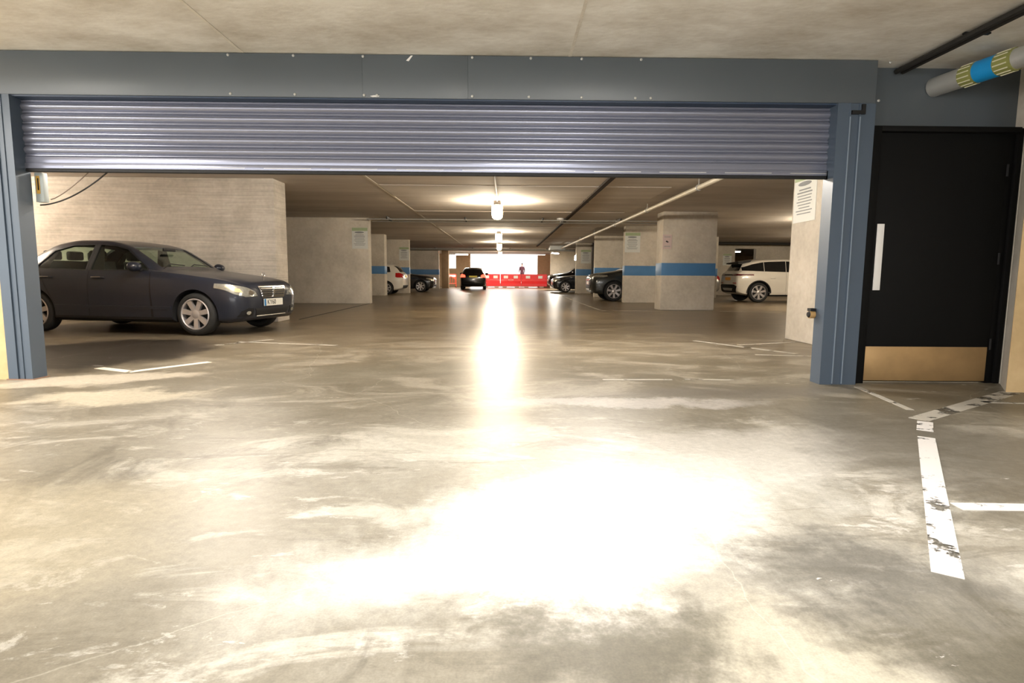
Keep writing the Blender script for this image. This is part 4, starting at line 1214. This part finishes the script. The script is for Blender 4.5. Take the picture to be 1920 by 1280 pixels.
# ================================================================== PERSON
def skin(name, joints, edges, mat_, parent, root=0, sub=2):
    me = bpy.data.meshes.new(name); me.from_pydata([j[:3] for j in joints], edges, [])
    o = obj(name, me, mat_, parent)
    sk = o.modifiers.new('skin', 'SKIN'); sk.use_smooth_shade = True
    ly = me.skin_vertices[0].data if me.skin_vertices else None
    if ly is None:
        bm = bmesh.new(); bm.from_mesh(me); bm.verts.layers.skin.verify(); bm.to_mesh(me); bm.free(); ly = me.skin_vertices[0].data
    for d, j in zip(ly, joints):
        d.radius = (j[3], j[4] if len(j) > 4 else j[3])
    for i, d in enumerate(ly): d.use_root = (i == root)
    o.modifiers.new('sub', 'SUBSURF').levels = sub; o.modifiers['sub'].render_levels = sub
    bpy.context.view_layer.update()
    m2 = bpy.data.meshes.new_from_object(o.evaluated_get(bpy.context.evaluated_depsgraph_get()))
    m2.materials.clear(); m2.materials.append(mat_)
    bpy.data.objects.remove(o)
    smooth_mesh(m2, 80)
    return obj(name, m2, None, parent)
pr = thing('person', 'person in dark red coat standing outside behind the red barriers', 'person', (1.36, 51.2, .28), PI+.2)
M_skin = mat('skin', (.50, .32, .24), .6)
J = [(0, 0, .95, .13, .10), (0, 0, 1.12, .12, .09), (0, 0, 1.32, .15, .10), (0, 0, 1.46, .07), (0, 0, 1.53, .055), (0, .01, 1.62, .085, .095), (0, .01, 1.70, .08, .09), (0, .0, 1.765, .045)]
Ed = [(i, i+1) for i in range(7)]
for s in (-1, 1):
    b0 = len(J)
    J += [(s*.17, 0, 1.42, .055), (s*.22, .01, 1.14, .042), (s*.22, -.06, .92, .032), (s*.22, -.08, .84, .036, .02)]
    Ed += [(2, b0), (b0, b0+1), (b0+1, b0+2), (b0+2, b0+3)]
    for k in range(4):
        f0 = len(J); dx = (-.027+.018*k)
        J += [(s*.22, -.08+dx, .79, .010), (s*.215, -.085+dx, .755 + .006*abs(k-1.5), .008)]
        Ed += [(b0+3, f0), (f0, f0+1)]
    f0 = len(J); J += [(s*.20, -.125, .825, .011), (s*.19, -.14, .79, .009)]; Ed += [(b0+3, f0), (f0, f0+1)]
    l0 = len(J)
    J += [(s*.09, 0, .88, .095), (s*.10, -.01, .50, .06), (s*.10, .01, .10, .042), (s*.105, -.10, .045, .04, .03)]
    Ed += [(0, l0), (l0, l0+1), (l0+1, l0+2), (l0+2, l0+3)]
body = skin('body', J, Ed, M_skin, pr)
# coat, trousers, hair, features
coat = [(0, 0, .74, .21, .16), (0, 0, .95, .185, .145), (0, 0, 1.15, .165, .125), (0, 0, 1.33, .19, .13), (0, 0, 1.45, .10, .09)]
ce = [(0, 1), (1, 2), (2, 3), (3, 4)]
for s in (-1, 1):
    b0 = len(coat); coat += [(s*.18, 0, 1.41, .07), (s*.23, .01, 1.14, .06), (s*.225, -.05, .94, .05)]; ce += [(3, b0), (b0, b0+1), (b0+1, b0+2)]
skin('coat', coat, ce, mat('dark_red_coat', (.10, .03, .045), .8), pr)
for_leg = [(0, 0, .93, .14, .11)]; le = []
for s in (-1, 1):
    b0 = len(for_leg); for_leg += [(s*.09, 0, .84, .105), (s*.10, -.01, .50, .075), (s*.10, .01, .12, .06)]; le += [(0, b0), (b0, b0+1), (b0+1, b0+2)]
skin('trousers', for_leg, le, mat('dark_trousers', (.03, .03, .045), .8), pr)
skin('hair', [(0, .045, 1.62, .07), (0, .035, 1.70, .088), (0, .01, 1.765, .06)], [(0, 1), (1, 2)], mat('dark_hair', (.03, .018, .012), .7), pr)
for s in (-1, 1):
    MB().lathe([(.010, -.092), (.006, -.098)], 'y', 8, (s*.032, 0, 1.665)).build('eye', M_ink, pr)
    skin('shoe', [(s*.10, .04, .04, .045, .04), (s*.105, -.12, .035, .045, .03)], [(0, 1)], M_trim, pr)
MB().prism([(-.012, 1.625), (.012, 1.625), (0, 1.665)], 'y', -.105, -.08).build('nose', M_skin, pr)
MB().box(-.022, .022, -.094, -.08, 1.592, 1.600).build('mouth', mat('lip', (.35, .12, .10), .6), pr)
